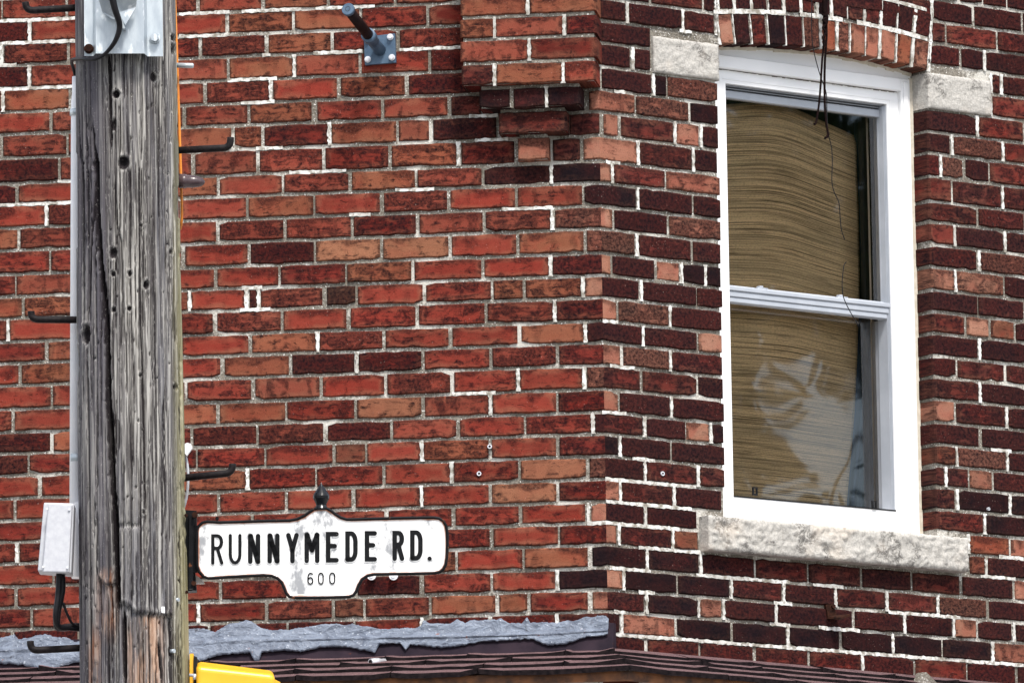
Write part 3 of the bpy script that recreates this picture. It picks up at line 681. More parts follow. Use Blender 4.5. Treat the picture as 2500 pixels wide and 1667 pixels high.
mb.build('wall_flashing', FLASH, bld, fix=False)
# tar band: upper and lower ragged edges read along the wall (px)
TOP = [(-60, 1552), (0, 1556), (35, 1548), (45, 1560), (80, 1552), (110, 1545), (130, 1555), (160, 1552), (183, 1566), (440, 1536), (480, 1532), (525, 1540), (560, 1522), (600, 1512), (622, 1520), (640, 1534), (660, 1536), (705, 1535), (760, 1526), (800, 1521), (860, 1522), (905, 1530), (940, 1534), (1000, 1531), (1028, 1527), (1034, 1512), (1058, 1520), (1100, 1520), (1118, 1508), (1135, 1518), (1150, 1512), (1200, 1512), (1225, 1508), (1245, 1518), (1275, 1520), (1287, 1504), (1295, 1518), (1345, 1518), (1400, 1515), (1432, 1503), (1470, 1503), (1482, 1504), (1488, 1512)]
BOT = [(-60, 1618), (0, 1622), (60, 1626), (110, 1640), (150, 1632), (190, 1620), (440, 1616), (490, 1620), (530, 1605), (560, 1600), (615, 1596), (628, 1618), (640, 1618), (642, 1596), (700, 1590), (740, 1594), (790, 1582), (850, 1582), (920, 1596), (930, 1575), (980, 1572), (995, 1590), (1005, 1576), (1080, 1584), (1120, 1580), (1180, 1568), (1230, 1566), (1300, 1562), (1340, 1578), (1385, 1575), (1430, 1558), (1480, 1553), (1488, 1550)]
rid_px = [(-60, 1590), (440, 1568), (900, 1558), (1250, 1552), (1488, 1540)]
mb = MB(); NX, NZ = 620, 22; x0, x1 = -60, 1487
def tard(tt, sx):   # distance out of the wall for a point of the band
    return 0
grid = []
for i in range(NX+1):
    px = x0+(x1-x0)*i/NX; jt = 2.5*mnoise.noise(Vector((px*.11, 0, 1)))+1.8*mnoise.noise(Vector((px*.31, 0, 7)))+4*mnoise.noise(Vector((px*.035, 3, 1))); jb = 2.5*mnoise.noise(Vector((px*.09, 5, 1)))+2*mnoise.noise(Vector((px*.25, 9, 1)))
    yt = np.interp(px, *zip(*TOP))+jt; yb_ = np.interp(px, *zip(*BOT))+jb; yr = np.interp(px, *zip(*rid_px)); yb_ = max(yb_, yr+8)
    zt_, zr_, zb_ = hL(px, yt)[1], hL(px, yr)[1], hL(px, yb_)[1]; s_ = hL(px, yr)[0]
    for j in range(NZ+1):
        t = j/NZ
        if t < .5: z = zt_+(zr_-zt_)*t/.5; d = .006+.016*(t/.5)**2.2
        else:
            q = (t-.5)/.5; z = zr_+(zb_-zr_)*q; d = .022+max(0, zr_-z)*.50+.004
        hh = mnoise.fractal(Vector((s_*9, z*24, 2.)), 0.7, 2., 5)*.0036+.0050*max(0, mnoise.noise(Vector((s_*5, z*42, 8.))))
        edge = min(1, min(t, 1-t)*7); d += hh*edge+.003*edge
        if abs(t-.5) < .06: d += .005
        if j == NZ: d -= .006
        if j == 0: d -= .008
        mb.v.append(posL(min(s_, .004), z, d))
for i in range(NX):
    for j in range(NZ):
        a = i*(NZ+1)+j; mb.face((a, a+1, a+NZ+2, a+NZ+1), 0, True)
mb.build('roofing_tar', TAR, bld)
# shingles: left roof plane, right roof plane, meeting in a hip at the corner
def mat_shingle():
    t = NT('purple_brown_shingle'); P = t.co('Object'); a = t.noise(P, 420, 2, .7); b = t.noise(P, 14, 4)
    col = t.mix(t.step(a, .35, .65), (.060, .036, .040), (.225, .142, .145)); col = t.mix(t.math('MULTIPLY', t.step(b, .5, .72), .5), col, (.05, .035, .038))
    t.bump(a, .9, .003); return t.fin(col, .95, spec=.05)
SHING = mat_shingle(); TARJ = mat_noise('black_asphalt_edge', (.006, .005, .006), (.018, .013, .014), 60, .9, 0, .5, spec=.03)
ZR_L = hL(900, 1601)[1]; 
def zwall(s):    # height where the shingles meet the wall
    return ZR_L if s <= 0 else ZR_L-.012*s
SL = math.tan(math.radians(24))
mb = MB(); random.seed(21)
EXPO = [.0, .060, .110, .165, .222, .222]
for k in range(4):
    dn, df = EXPO[k], EXPO[k+1]+.012
    for side in (-1, 1):
        s = -3.3 if side < 0 else 0; end = 0 if side < 0 else 3.1; s -= random.uniform(0, .2) if side < 0 else 0
        while s < end-.001:
            L = random.uniform(.26, .34); e2 = min(end, s+L); 
            if end-e2 < .1: e2 = end
            gap = .004; nseg = 5; cur = random.uniform(.000, .013)
            pts = [s+(e2-s)*i/nseg for i in range(nseg+1)]
            rowsv = []
            for i, p in enumerate(pts):
                p2 = p+(gap if i == 0 and s > -3.2 and s != 0 else 0)
                lift = .004*k*0+.0015*mnoise.noise(Vector((p*7, k, 3)))+cur*(1 if i in (0, nseg) else 0)*random.uniform(.3, 1)
                zz = zwall(p)
                rowsv.append((p2, zz, lift))
            def V(p, dd, lift, zz, th):
                pf = pos if True else None
                # mitred hip: keep s = 0 on the corner's bisector
                q = np.array(pos(p, 0, dd)) if abs(p) > 1e-6 else nC*dd
                return (q[0], q[1], zz-dd*SL+th+lift)
            th = .013
            for i in range(nseg):
                (p, zz, l0), (q, zq, l1) = rowsv[i], rowsv[i+1]
                wob = .010*mnoise.noise(Vector((p*20, k*3, 1))); wob2 = .010*mnoise.noise(Vector((q*20, k*3, 1)))
                lay = .001*(5-k)*0
                a = V(p, dn, 0, zz, .004); b = V(q, dn, 0, zq, .004); c = V(q, df+wob2, l1, zq, th+.003); d = V(p, df+wob, l0, zz, th+.003)
                c2 = V(q, df+wob2, l1, zq, -.001); d2 = V(p, df+wob, l0, zz, -.001); a2 = V(p, dn, 0, zz, -.002); b2 = V(q, dn, 0, zq, -.002)
                mb.poly([d, c, b, a], 0); mb.poly([d2, c2, c, d], 1); mb.poly([a2, b2, c2, d2], 1)
                if i == 0: mb.poly([a2, d2, d, a], 1)
                if i == nseg-1: mb.poly([c2, b2, b, c], 1)
            s = e2
mb.build('shingle_roof', [SHING, TARJ], bld)
# hip cap strip, eave metal and siding below
mb = MB(); DE = .215
for a, b in [(-3.3, -2.2), (-2.2, -1.1), (-1.1, 0), (0, 1), (1, 2), (2, 3.1)]:
    def E(s, z, d): q = np.array(pos(s, 0, d)); return (q[0], q[1], z)
    za, zb2 = zwall(a)-DE*SL, zwall(b)-DE*SL
    mb.hexa([E(a, za-.035, DE), E(b, zb2-.035, DE), E(b, zb2-.003, DE), E(a, za-.003, DE)], [E(a, za-.035, DE-.02), E(b, zb2-.035, DE-.02), E(b, zb2-.003, DE-.02), E(a, za-.003, DE-.02)])
mb.build('drip_edge', mat_noise('rusty_drip_edge', (.045, .02, .012), (.20, .075, .025), 18, .7, .2, .4), bld)
mb = MB()
s = -3.2
while s < 3.0:
    e = s+.118; za = zwall(s)-DE*SL
    if s < 0 < e: e = 0
    q = [pos(s+.002, 0, DE-.04), pos(e-.002, 0, DE-.04)]
    mb.hexa([(q[0][0], q[0][1], 2.6), (q[1][0], q[1][1], 2.6), (q[1][0], q[1][1], za-.02), (q[0][0], q[0][1], za-.02)], [(*np.array(pos(s+.002, 0, DE-.06))[:2], 2.6), (*np.array(pos(e-.002, 0, DE-.06))[:2], 2.6), (*np.array(pos(e-.002, 0, DE-.06))[:2], za-.02), (*np.array(pos(s+.002, 0, DE-.06))[:2], za-.02)])
    s = e if e else 1e-4
mb.build('canopy_siding', mat_noise('white_siding', (.62, .63, .64), (.72, .72, .73), 7, .6), bld)
# ------------------------------------------------------------------ fittings on the wall
def disc_pts(c, u, v, r, n=16, ph=0): return [c+u*(r*math.cos(2*math.pi*i/n+ph))+v*(r*math.sin(2*math.pi*i/n+ph)) for i in range(n)]
VX, VZ = Vector((1, 0, 0)), Vector((0, 0, 1))
def vL(px, py, o): s, z = hL(px, py, o); return Vector(posL(s, z, o))
def vR(px, py, o): s, z = hR(px, py, o); return Vector(posR(s, z, o))
pb = thing('pipe_bracket', 'blue grey steel plate with four bolts and dark pipe slanting out of brick wall', 'bracket', tuple(vL(925, 120, .0)))
mb = MB(); q = [vL(888, 91, .016), vL(964, 82, .016), vL(967, 153, .016), vL(891, 159, .016)]; mb.prism(q, (0, .018, 0)); mb.build('base_plate', BLUEP, pb)
for px, py in ((896, 98), (953, 91), (898, 146), (957, 141)):
    c = vL(px, py, .0165); mb = MB(); mb.tube([c, c+Vector((0, -.004, 0))], .0108, 18); mb.tube([c+Vector((0, -.004, 0)), c+Vector((0, -.012, 0))], .0078, 6); mb.build('bolt', ZINC, pb)
base = vL(927, 122, .017); tip = vL(851, 25, .36)
dv = (tip-base).normalized()
mb = MB(); mb.tube([base-dv*.005, base+dv*.12], .0200, 20); mb.build('socket', BLUEP, pb)
mb = MB(); mb.tube([base+dv*.07, base+dv*.105, base+dv*.106, base+dv*.135, base+dv*.136], [.0200, .0205, .0245, .0245, .0200], 24); mb.build('collar', BLUEP, pb)
mb = MB(); mb.tube([base+dv*.06, tip], .0178, 24); mb.build('pipe', mat_noise('dark_brown_pipe', (.009, .0045, .005), (.02, .009, .008), 40, .6, .0, .2, spec=.1), pb)
mb = MB(); mb.tube([tip-dv*.004, tip+dv*.007, tip+dv*.010], [.0215, .0215, .020], 28)
mb.build('end_cap', BLUEP, pb)
mb = MB(); u = dv.orthogonal().normalized(); v = dv.cross(u); cpt = tip+dv*.0102
for i in range(20):
    a0, a1 = 2*math.pi*i/20, 2*math.pi*(i+1)/20
    R_ = lambda a, r: cpt+u*math.cos(a)*r+v*math.sin(a)*r
    mb.poly([R_(a0, .0075), R_(a1, .0075), R_(a1, .0092), R_(a0, .0092)])
for a in (.3, 1.4, 2.5, 3.6, 4.7): mb.poly([cpt+u*math.cos(a-.3)*.002+v*math.sin(a-.3)*.002, cpt+u*math.cos(a-.12)*.006+v*math.sin(a-.12)*.006, cpt+u*math.cos(a+.12)*.006+v*math.sin(a+.12)*.006])
mb.build('cap_emblem', BLACKM, pb, fix=False)
for px, py, fn, lab in ((1196, 1090, vL, 'zinc sleeve anchor with rust stain in a mortar joint, upper of two'), (1170, 1156, vL, 'zinc sleeve anchor drilled into a red brick face, lower of two above the street sign'),
                        (1616, 1156, vR, 'zinc sleeve anchor with orange rust in dark brick left of window'), (2412, 1242, vR, 'small grey sleeve anchor in a speckled dark brick right of the window')):
    nn_ = Vector(nL) if fn is vL else Vector(nR); c = fn(px, py, 0); rr = .0075 if px < 2000 else .0055
    th_ = thing('wall_anchor', lab, 'wall anchor', tuple(c), 'sleeve anchors left in the brick walls')
    mb = MB(); u = nn_.cross(VZ).normalized()
    for i in range(18):
        a0, a1 = 2*math.pi*i/18, 2*math.pi*(i+1)/18
        Q = lambda a, r, o: c+nn_*o+u*math.cos(a)*r+VZ*math.sin(a)*r
        mb.poly([Q(a0, rr*.55, .006), Q(a1, rr*.55, .006), Q(a1, rr, .006), Q(a0, rr, .006)], 0); mb.poly([Q(a0, rr, .006), Q(a1, rr, .006), Q(a1, rr, -.01), Q(a0, rr, -.01)], 0, True); mb.poly([Q(a0, rr*.55, -.012), Q(a1, rr*.55, -.012), Q(a1, rr*.55, .006), Q(a0, rr*.55, .006)], 0, True)
    mb.build('sleeve', ZINC, th_, fix=False)
    mb = MB(); mb.poly(disc_pts(c+nn_*.0035, u, VZ, rr*.6)); mb.build('hole', BLACKM, th_, fix=False)
# rusty clip under the sill
c = vR(2040, 1495, 0); th_ = thing('rusty_clip', 'small rusty angle clip bolted to dark brick below the window sill', 'bracket', tuple(c))
mb = MB(); mb.prism([vR(2016, 1475, .006), vR(2034, 1473, .006), vR(2044, 1503, .006), vR(2022, 1508, .006)], -Vector(nR)*.012); mb.prism([vR(2020, 1504, .008), vR(2044, 1500, .008), vR(2076, 1498, .05), vR(2050, 1507, .05)], (0, 0, -.007)); mb.build('angle', RUST, th_)
mb = MB(); k = vR(2033, 1480, .006); mb.tube([k, k+Vector(nR)*.008], .008, 6); mb.build('bolt', RUST, th_)
# roof fitting and scrap at the eave
c = vL(927, 1617, .05); mb = MB(); a = c+Vector((-.022, -.06, -.004)); b = c+Vector((.03, .0, .006)); mb.tube([a, a+(b-a)*.45, a+(b-a)*.46, b], [.012, .012, .0095, .0085], 16, cap=True)
dd = (a-b).normalized(); mb.poly(disc_pts(a+dd*.0006, dd.orthogonal().normalized(), dd.cross(dd.orthogonal()).normalized(), .0085), 1)
tag(mb.build('pipe_fitting', [ZINC, BLACKM], loc=tuple(c)), 'short grey plastic pipe end lying on the shingles under the sign', 'pipe fitting')
mb = MB(); c = vR(2272, 1665, .12); p = [vR(2240, 1668, .12), vR(2252, 1640, .12), vR(2262, 1640, .12), vR(2290, 1668, .12), vR(2290, 1710, .12), vR(2240, 1710, .12)]; mb.prism(p, Vector(nR)*-.03); tag(mb.build('mortar_chunk', MORTAR, loc=tuple(c)), 'pale broken masonry chunk poking up at the lower right roof edge', 'rubble')

# ------------------------------------------------------------------ blind and curtain inside
def mat_blind():
    t = NT('woven_blind'); P = t.co('uv:weave'); sp = t.n('SeparateXYZ'); t.L(P, sp.inputs[0]); 
    a = t.noise(t.co('uv:weave', (.5, 78, 1)), 3.2, 4, .75); b = t.noise(t.co('uv:weave', (2.4, 22, 1)), 3., 3, .6); c = t.noise(t.co('uv:weave', (1, 12, 1)), 1.2, 2, .5); fib = t.noise(t.co('uv:weave', (60, 120, 1)), 2.2, 2, .6)
    col = t.mix(t.step(a, .34, .57), (.040, .025, .011), (.88, .64, .36)); col = t.mix(t.math('MULTIPLY', t.step(b, .52, .68), .5), col, (.12, .085, .05)); col = t.mix(t.math('MULTIPLY', t.step(c, .45, .65), .4), col, (.40, .31, .18)); col = t.mix(t.math('MULTIPLY', t.step(fib, .45, .7), .4), col, (.17, .125, .075))
    t.bump(a, .4, .002); return t.fin(col, .9, spec=.1)
RE = [(262, 1985), (300, 2040), (333, 2083), (345, 2089), (480, 2095), (650, 2098), (720, 2096), (870, 2091), (1000, 2085), (1080, 2079), (1150, 2073), (1230, 2066)]
mb = MB(); nu, nv = 60, 110; uvw = []
vs_uv = []
for j in range(nv+1):
    t = j/nv
    for i in range(nu+1):
        q = i/nu
        ybase = 262+t*(1245-262)             # row height at px 1785
        yr_ = ybase+.11*(2090-1785); xr = np.interp(yr_+ (33 if t < .06 else 0), *zip(*RE)) if t > .0 else 2083
        xr = max(xr, 2060); x = 1690+(xr-1690)*q
        hump = (1-t)**1.3
        yy = ybase+(.13-.025*t)*(x-1785)
        g = math.exp(-((x-1885)/95)**2); yy += hump*(-24*g+33*max(0, (x-1930)/160)**1.6+2*max(0, (1785-x)/90)**1.3*10)
        yy += 1.3*mnoise.noise(Vector((x*.012, t*9, 2)))
        dep = -.25+.045*g*(1-.5*t)-.03*max(0, (x-1950)/150)
        s, z = hR(x, yy, dep); mb.v.append(posR(s, z, dep)); vs_uv.append((q*.6, t*1.35))
for j in range(nv):
    for i in range(nu):
        a = j*(nu+1)+i; id_ = (a, a+1, a+nu+2, a+nu+1); mb.face(id_, 0, True); uvw += [vs_uv[k] for k in id_]
mb.at = {'weave': ('UV', uvw)}
cb = mb.build('woven_blind', mat_blind(), fix=False)
md = cb.modifiers.new('thickness', 'SOLIDIFY'); md.thickness = .003
tag(cb, 'tan woven striped blind bulging behind the window glass', 'blind')
mb = MB()
for k, (x0, x1, dp) in enumerate(((2040, 2104, -.30), (2070, 2128, -.285))):
    n = 10; pv = None
    for i in range(n+1):
        q = i/n; row = []
        for (y, xa, xb) in ((300, x0+45, x0+66), (700, x0+42, x1-10), (1000, x0+28, x1+4), (1260, x0, x1+8)):
            x = xa+(xb-xa)*q; s, z = hR(x, y, dp); row.append(posR(s, z, dp+.012*math.sin(q*9+k)))
        if pv:
            for a in range(3): mb.poly([pv[a], row[a], row[a+1], pv[a+1]], 0, True)
        pv = row
tag(mb.build('navy_curtain', NAVY, fix=False), 'dark blue curtain edge hanging at the right behind the blind', 'curtain')

# ------------------------------------------------------------------ loose wires in front of the window
def wire(name, pts, off, r, m, label):
    P = [vR(x, y, off) for x, y in pts]; Q = []
    for i in range(len(P)-1):
        for k in range(6):
            t = k/6; p0, p1, p2, p3 = P[max(0, i-1)], P[i], P[i+1], P[min(len(P)-1, i+2)]
            Q.append(.5*((2*p1)+(p2-p0)*t+(2*p0-5*p1+4*p2-p3)*t*t+(3*p1-p0-3*p2+p3)*t**3))
    Q.append(P[-1]); mb = MB(); mb.tube(Q, r, 8); return tag(mb.build(name, m, loc=tuple(P[0])), label, 'cable')
b = thing('loose_cable', 'thick dark cable hanging over the window head and ending in two frayed tails', 'cable', tuple(vR(2012, 0, .04)))
def wp(name, pts, r, off=.04):
    o = wire(name, pts, off, r, OLDCAB, ''); 
    for k in ('label', 'category'):
        if k in o: del o[k]
    l = o.location.copy(); o.parent = b; o.location = l-b.location
wp('cable_bundle', [(2008, -190), (2011, -80), (2014, 0), (2013, 25), (2016, 45), (2014, 60)], [.010]*31 and .0095)
wp('cable_wrap', [(2008, 36), (2018, 42), (2009, 50), (2018, 58), (2009, 68), (2016, 80), (2009, 92), (2013, 104), (2010, 116)], .004, .045)
wp('cable_tail', [(2014, 50), (2011, 110), (2007, 150), (2004, 200), (2000, 250), (1995, 285), (1991, 303), (1987, 302)], .0036)
wp('cable_tail', [(2017, 50), (2018, 90), (2014, 150), (2013, 200), (2014, 260), (2017, 300), (2021, 325), (2019, 334), (2014, 338)], .0040)
wp('cable_strand', [(2019, 318), (2024, 328), (2020, 336), (2012, 339)], .0018)
wire('thin_wire', [(1981, -180), (1982, 0), (1981, 60), (1984, 110), (1990, 140), (1998, 170), (2006, 195), (2012, 210), (2018, 235), (2019, 290), (2023, 330), (2030, 360), (2032, 395), (2031, 440), (2036, 468), (2048, 495), (2051, 530), (2054, 560), (2062, 585)], .03, .0016, CABLE, 'long thin wire crossing the window diagonally over the upper pane')
wire('thin_wire', [(2066, 640), (2060, 650), (2056, 690), (2058, 720), (2066, 742), (2078, 765), (2090, 785), (2097, 800)], .03, .0016, CABLE, 'short thin wire curling over the sash rail at the window right side')

# ------------------------------------------------------------------ utility pole
PZ = lambda y: hP(320, y)[2]
def pole_edges(py): return np.interp(py, [0, 1667], [184, 196]), np.interp(py, [0, 420, 800, 1667], [428, 441, 449, 461])
pb_ = hP(322, 900); dpole = Vector(f_)
def pole_axis(z):
    za, zb_ = PZ(0), PZ(1667); t = (z-zb_)/(za-zb_)
    l1, r1 = pole_edges(1667); l0, r0 = pole_edges(0)
    a = hP((l1+r1)/2, 1667); b2 = hP((l0+r0)/2, 0); c = a+(b2-a)*t; c.z = z
    ra = (hP(r1, 1667)-hP(l1, 1667)).length/2; rb_ = (hP(r0, 0)-hP(l0, 0)).length/2
    return c, ra+(rb_-ra)*t
pbase, rbase = pole_axis(0.)
pole = thing('utility_pole', 'weathered grey wooden utility pole with step bolts, cracks and splintered wood near its foot', 'utility pole', tuple(pbase))
NA, zs0, zs1, NZp = 300, PZ(1700), PZ(-60), 460
rnd = np.random.RandomState(4)
zz = np.concatenate([[0., .8, 1.6, 2.4, 3.2], np.linspace(max(3.3, zs0-.3), zs0, 6)[:-1], np.linspace(zs0, zs1, NZp), [zs1+.5, zs1+2, zs1+3.2]])
ang = np.linspace(0, 2*math.pi, NA, endpoint=False)    # 0 = facing camera, + = to camera right
VERT = np.zeros((len(zz), NA, 3)); fresh = np.zeros((len(zz), NA)); right_tint = np.zeros((len(zz), NA))
axis = [pole_axis(z) for z in zz]
# px coordinates of each vertex on the front
px_of = np.zeros((len(zz), NA)); py_of = np.zeros(len(zz))
za, zb_ = PZ(0), PZ(1667)
for i, z in enumerate(zz):
    py = 1667*(za-z)/(za-zb_); py_of[i] = py; l, r_e = pole_edges(py)
    px_of[i] = (l+r_e)/2+np.sin(ang)*(r_e-l)/2
front = np.cos(ang) > -.2
D = np.zeros((len(zz), NA))
def crack(pts, wd, dep):
    ys = [p[1] for p in pts]; xs = [p[0] for p in pts]
    for i in range(len(zz)):
        y = py_of[i]
        if y < ys[0] or y > ys[-1]: continue
        x = np.interp(y, ys, xs)+1.2*mnoise.noise(Vector((y*.05, xs[0], 1))); e = min(1, (y-ys[0])/40, (ys[-1]-y)/40)
        w_ = wd*max(.15, e); prof = np.clip(1-np.abs(px_of[i]-x)/w_, 0, 1)
        D[i][front] = np.maximum(D[i][front], (prof**.7*dep*max(.3, e))[front])
crack([(240, 380), (243, 540), (250, 640), (262, 760), (267, 830), (270, 950), (272, 1050), (276, 1120), (282, 1200), (285, 1260), (289, 1340), (291, 1420), (293, 1520)], 8.2, .055)
crack([(270, 137), (274, 220), (276, 300), (280, 400)], 5, .022); crack([(309, 1490), (310, 1560), (311, 1700)], 6, .03); crack([(396, 1560), (402, 1620), (408, 1700)], 5, .02); crack([(280, 1010), (283, 1100), (284, 1190)], 5, .022); crack([(230, 300), (234, 380), (238, 460), (228, 600), (222, 760), (212, 830)], 4, .014)
crack([(350, 400), (351, 600), (352, 800), (358, 930), (362, 1200), (364, 1330)], 4, .012); crack([(330, 380), (326, 560), (329, 760), (331, 900)], 3, .010); crack([(287, 440), (290, 560), (305, 620), (308, 760), (302, 900)], 3.5, .011); crack([(378, 420), (379, 620), (376, 760)], 3, .008); crack([(400, 430), (401, 640), (405, 900)], 3, .008)
crack([(200, 150), (204, 400), (206, 640)], 3.5, .010); crack([(216, 860), (220, 1100), (224, 1400), (228, 1667)], 3.5, .012)
for _ in range(270):
    x = rnd.uniform(186, 455); y = rnd.uniform(-60, 1600); L = rnd.uniform(90, 520); dx = rnd.uniform(-4, 9)*L/500
    crack([(x, y), (x+dx*.5+rnd.uniform(-2, 2), y+L/2), (x+dx, y+L)], rnd.uniform(1.5, 2.9), rnd.uniform(.004, .013))
for (x, y, rx, ry, dep) in ((291, 255, 8, 9, .02), (310, 423, 12, 14, .022), (384, 210, 9, 12, .014), (284, 642, 9, 12, .018), (368, 720, 7, 10, .018), (283, 693, 5, 7, .015), (326, 693, 5, 7, .015), (285, 780, 5, 6, .015), (325, 778, 5, 6, .015), (215, 832, 10, 20, .03), (426, 130, 5, 14, .012), (426, 102, 5, 8, .012), (355, 575, 5, 5, .01), (352, 940, 4, 5, .012), (436, 960, 5, 8, .012), (346, 1050, 3, 4, .008), (286, 330, 5, 14, .014), (233, 420, 5, 9, .01), (360, 1270, 4, 5, .01), (427, 632, 4, 7, .01), (340, 1210, 3, 5, .008)):
    for i in range(len(zz)):
        dy = (py_of[i]-y)/ry
        if abs(dy) > 2.4: continue
        rr = np.sqrt(((px_of[i]-x)/rx)**2+dy**2)
        D[i][front] = np.maximum(D[i][front], (dep*np.clip(1.25-rr, 0, 1)**.6)[front])
        D[i][front] -= (.004*np.exp(-((rr-1.5)/.35)**2))[front]
for _ in range(150):
    x = rnd.uniform(190, 450); y = rnd.uniform(0, 1600); rx = rnd.uniform(1.2, 2.8); ry = rx*rnd.uniform(1.2, 3)
    for i in np.where(np.abs(py_of-y) < ry*1.5)[0]:
        rr = np.sqrt(((px_of[i]-x)/rx)**2+((py_of[i]-y)/ry)**2); D[i][front] = np.maximum(D[i][front], (.008*np.clip(1.3-rr, 0, 1))[front])
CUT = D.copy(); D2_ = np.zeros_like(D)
LEDGE = [(180, 3000), (246, 1420), (262, 1440), (290, 1440), (294, 1490), (310, 1485), (338, 1508), (400, 1515), (426, 1512), (430, 3000)]
for i in range(len(zz)):
    y = py_of[i]; x = px_of[i]
    lx = np.interp(x, [p[0] for p in LEDGE], [p[1] for p in LEDGE])+np.array([7*mnoise.noise(Vector((q*.14, 0, 3)))+4*mnoise.noise(Vector((q*.5, 0, 3))) for q in x])
    below = np.clip((y-lx)/7, 0, 1)*front
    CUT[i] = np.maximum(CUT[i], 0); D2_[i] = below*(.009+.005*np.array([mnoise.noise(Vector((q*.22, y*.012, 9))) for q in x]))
    lip = np.exp(-((y-lx+5)/6)**2)*front; D[i] -= lip*.004
    if abs(y-1305) < 14: D[i] += front*((x > 293)*(x < 350))*.006*math.exp(-((y-1303)/6)**2)
    fr1 = np.exp(-((x-268)/20)**2)*np.clip((y-1395)/40, 0, 1)*np.clip((1590-y)/60, 0, 1)
    fr2 = np.exp(-((x-366)/40)**4)*np.clip((y-1515)/10, 0, 1); fr3 = .55*np.exp(-((x-325)/16)**2)*np.clip((y-1530)/30, 0, 1); fr4 = .6*np.exp(-((x-232)/14)**2)*np.clip((y-1520)/60, 0, 1)
    fresh[i] = np.clip(np.maximum.reduce([fr1, fr2, fr3, fr4]), 0, 1)*front
    right_tint[i] = np.clip((x-425)/25, 0, 1)*front  # yellow-green tint towards the pole's right edge
for i in range(len(zz)):
    c, r0_ = axis[i]
    hf = np.array([mnoise.noise(Vector((a*14, zz[i]*.8, 3))) for a in ang])*.0035+np.array([mnoise.noise(Vector((a*34, zz[i]*1.6, 5))) for a in ang])*.002
    rr = r0_-D[i]-D2_[i]+hf
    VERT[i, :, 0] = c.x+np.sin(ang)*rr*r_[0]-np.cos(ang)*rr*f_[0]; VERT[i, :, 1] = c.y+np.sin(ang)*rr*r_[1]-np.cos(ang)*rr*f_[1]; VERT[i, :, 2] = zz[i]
VERT -= np.array(pbase)
ii = np.arange(len(zz)-1)[:, None]*NA; jj = np.arange(NA)[None, :]; j2 = (jj+1) % NA
FACE = np.stack([ii+jj, ii+j2, ii+NA+j2, ii+NA+jj], -1).reshape(-1, 4)
me = bpy.data.meshes.new('pole_shaft'); me.from_pydata(VERT.reshape(-1, 3).tolist(), [], FACE.tolist()+[list(range((len(zz)-1)*NA, len(zz)*NA))])
me.polygons.foreach_set('use_smooth', [True]*len(me.polygons))
for nm, arr in (('left_dark', np.clip((292-px_of)/40, 0, 1)*front), ('fresh', fresh), ('green', right_tint), ('cut', np.clip(CUT/.012, 0, 1))):  # first mask darkens the wood towards the pole's left side
    a = me.attributes.new(nm, 'FLOAT', 'POINT'); a.data.foreach_set('value', arr.astype(np.float32).ravel())
def mat_wood():
    t = NT('weathered_wood'); P = t.co('Object', (1, 1, .03)); 
    a = t.noise(P, 55, 6, .65, .3); b = t.noise(t.co('Object', (1, 1, .06)), 16, 4, .6); c = t.noise(t.co('Object', (1, 1, .02)), 190, 3, .6); s = t.noise(t.co('Object', (1, 1, .5)), 220, 2, .6)
    col = t.mix(t.step(a, .36, .62), (.085, .078, .080), (.43, .415, .39)); col = t.mix(t.math('MULTIPLY', t.step(c, .42, .54, 1, 0), .85), col, (.045, .040, .042))
    col = t.mix(t.math('MULTIPLY', t.step(b, .47, .62), .55), col, (.13, .13, .15)); col = t.mix(t.math('MULTIPLY', t.step(b, .30, .42, 1, 0), .4), col, (.52, .50, .46))
    col = t.mix(t.math('MULTIPLY', t.attr('left_dark', 'Fac'), t.step(b, .35, .6, .35, .75)), col, (.085, .078, .092)); fr_ = t.math('MULTIPLY', t.attr('fresh', 'Fac'), t.step(t.noise(t.co('Object', (1, 1, .12)), 30, 4, .6), .36, .52, .15, 1.)); gr = t.attr('green', 'Fac'); ct = t.attr('cut', 'Fac')
    fm = t.math('MULTIPLY', fr_, t.step(t.math('ADD', a, t.math('MULTIPLY', fr_, .3)), .40, .56)); fc = t.mix(t.step(b, .42, .56), (.30, .10, .03), (.50, .34, .25)); fc = t.mix(t.math('MULTIPLY', t.step(c, .40, .55, 1, 0), .5), fc, (.16, .06, .025))
    col = t.mix(fm, col, fc); col = t.mix(t.math('MULTIPLY', gr, .6), col, (.34, .31, .15))
    col = t.mix(t.math('MULTIPLY', t.step(ct, .1, .8), .92), col, (.012, .009, .011))  # shade in cracks and holes painted into the wood colour
    col = t.mix(t.math('MULTIPLY', t.step(s, .62, .72), .25), col, (.55, .53, .5))
    t.bump(t.math('ADD', t.math('MULTIPLY', a, .7), c), .8, .006); return t.fin(col, .92, spec=.06)
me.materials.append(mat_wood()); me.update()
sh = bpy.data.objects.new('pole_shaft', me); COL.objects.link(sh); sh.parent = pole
def pole_part(name, mb, mat): return mb.build(name, mat, pole)
def step(pts, r=.0105, off=-.02):
    P = [hP(x, y, off) for x, y in pts]; Q = [P[0]]
    a, b, c = P[0], P[1], P[2]
    Q += [b+(a-b).normalized()*.022]
    for k in range(1, 6):
        t = k/6; p = b+(a-b).normalized()*.022; q = b+(c-b).normalized()*.022; Q.append(p*(1-t)**2+b*2*t*(1-t)+q*t*t)
    Q += [b+(c-b).normalized()*.022, c]
    mb = MB(); mb.tube(Q, r, 14); pole_part('step_bolt', mb, STEEL)
step([(215, 18), (64, 27), (62, 6)]); step([(420, 368), (562, 361), (563, 336)]); step([(215, 781), (76, 780), (76, 760)]); step([(430, 1168), (567, 1154), (568, 1132)]); step([(210, 1580), (75, 1587), (74, 1564)])
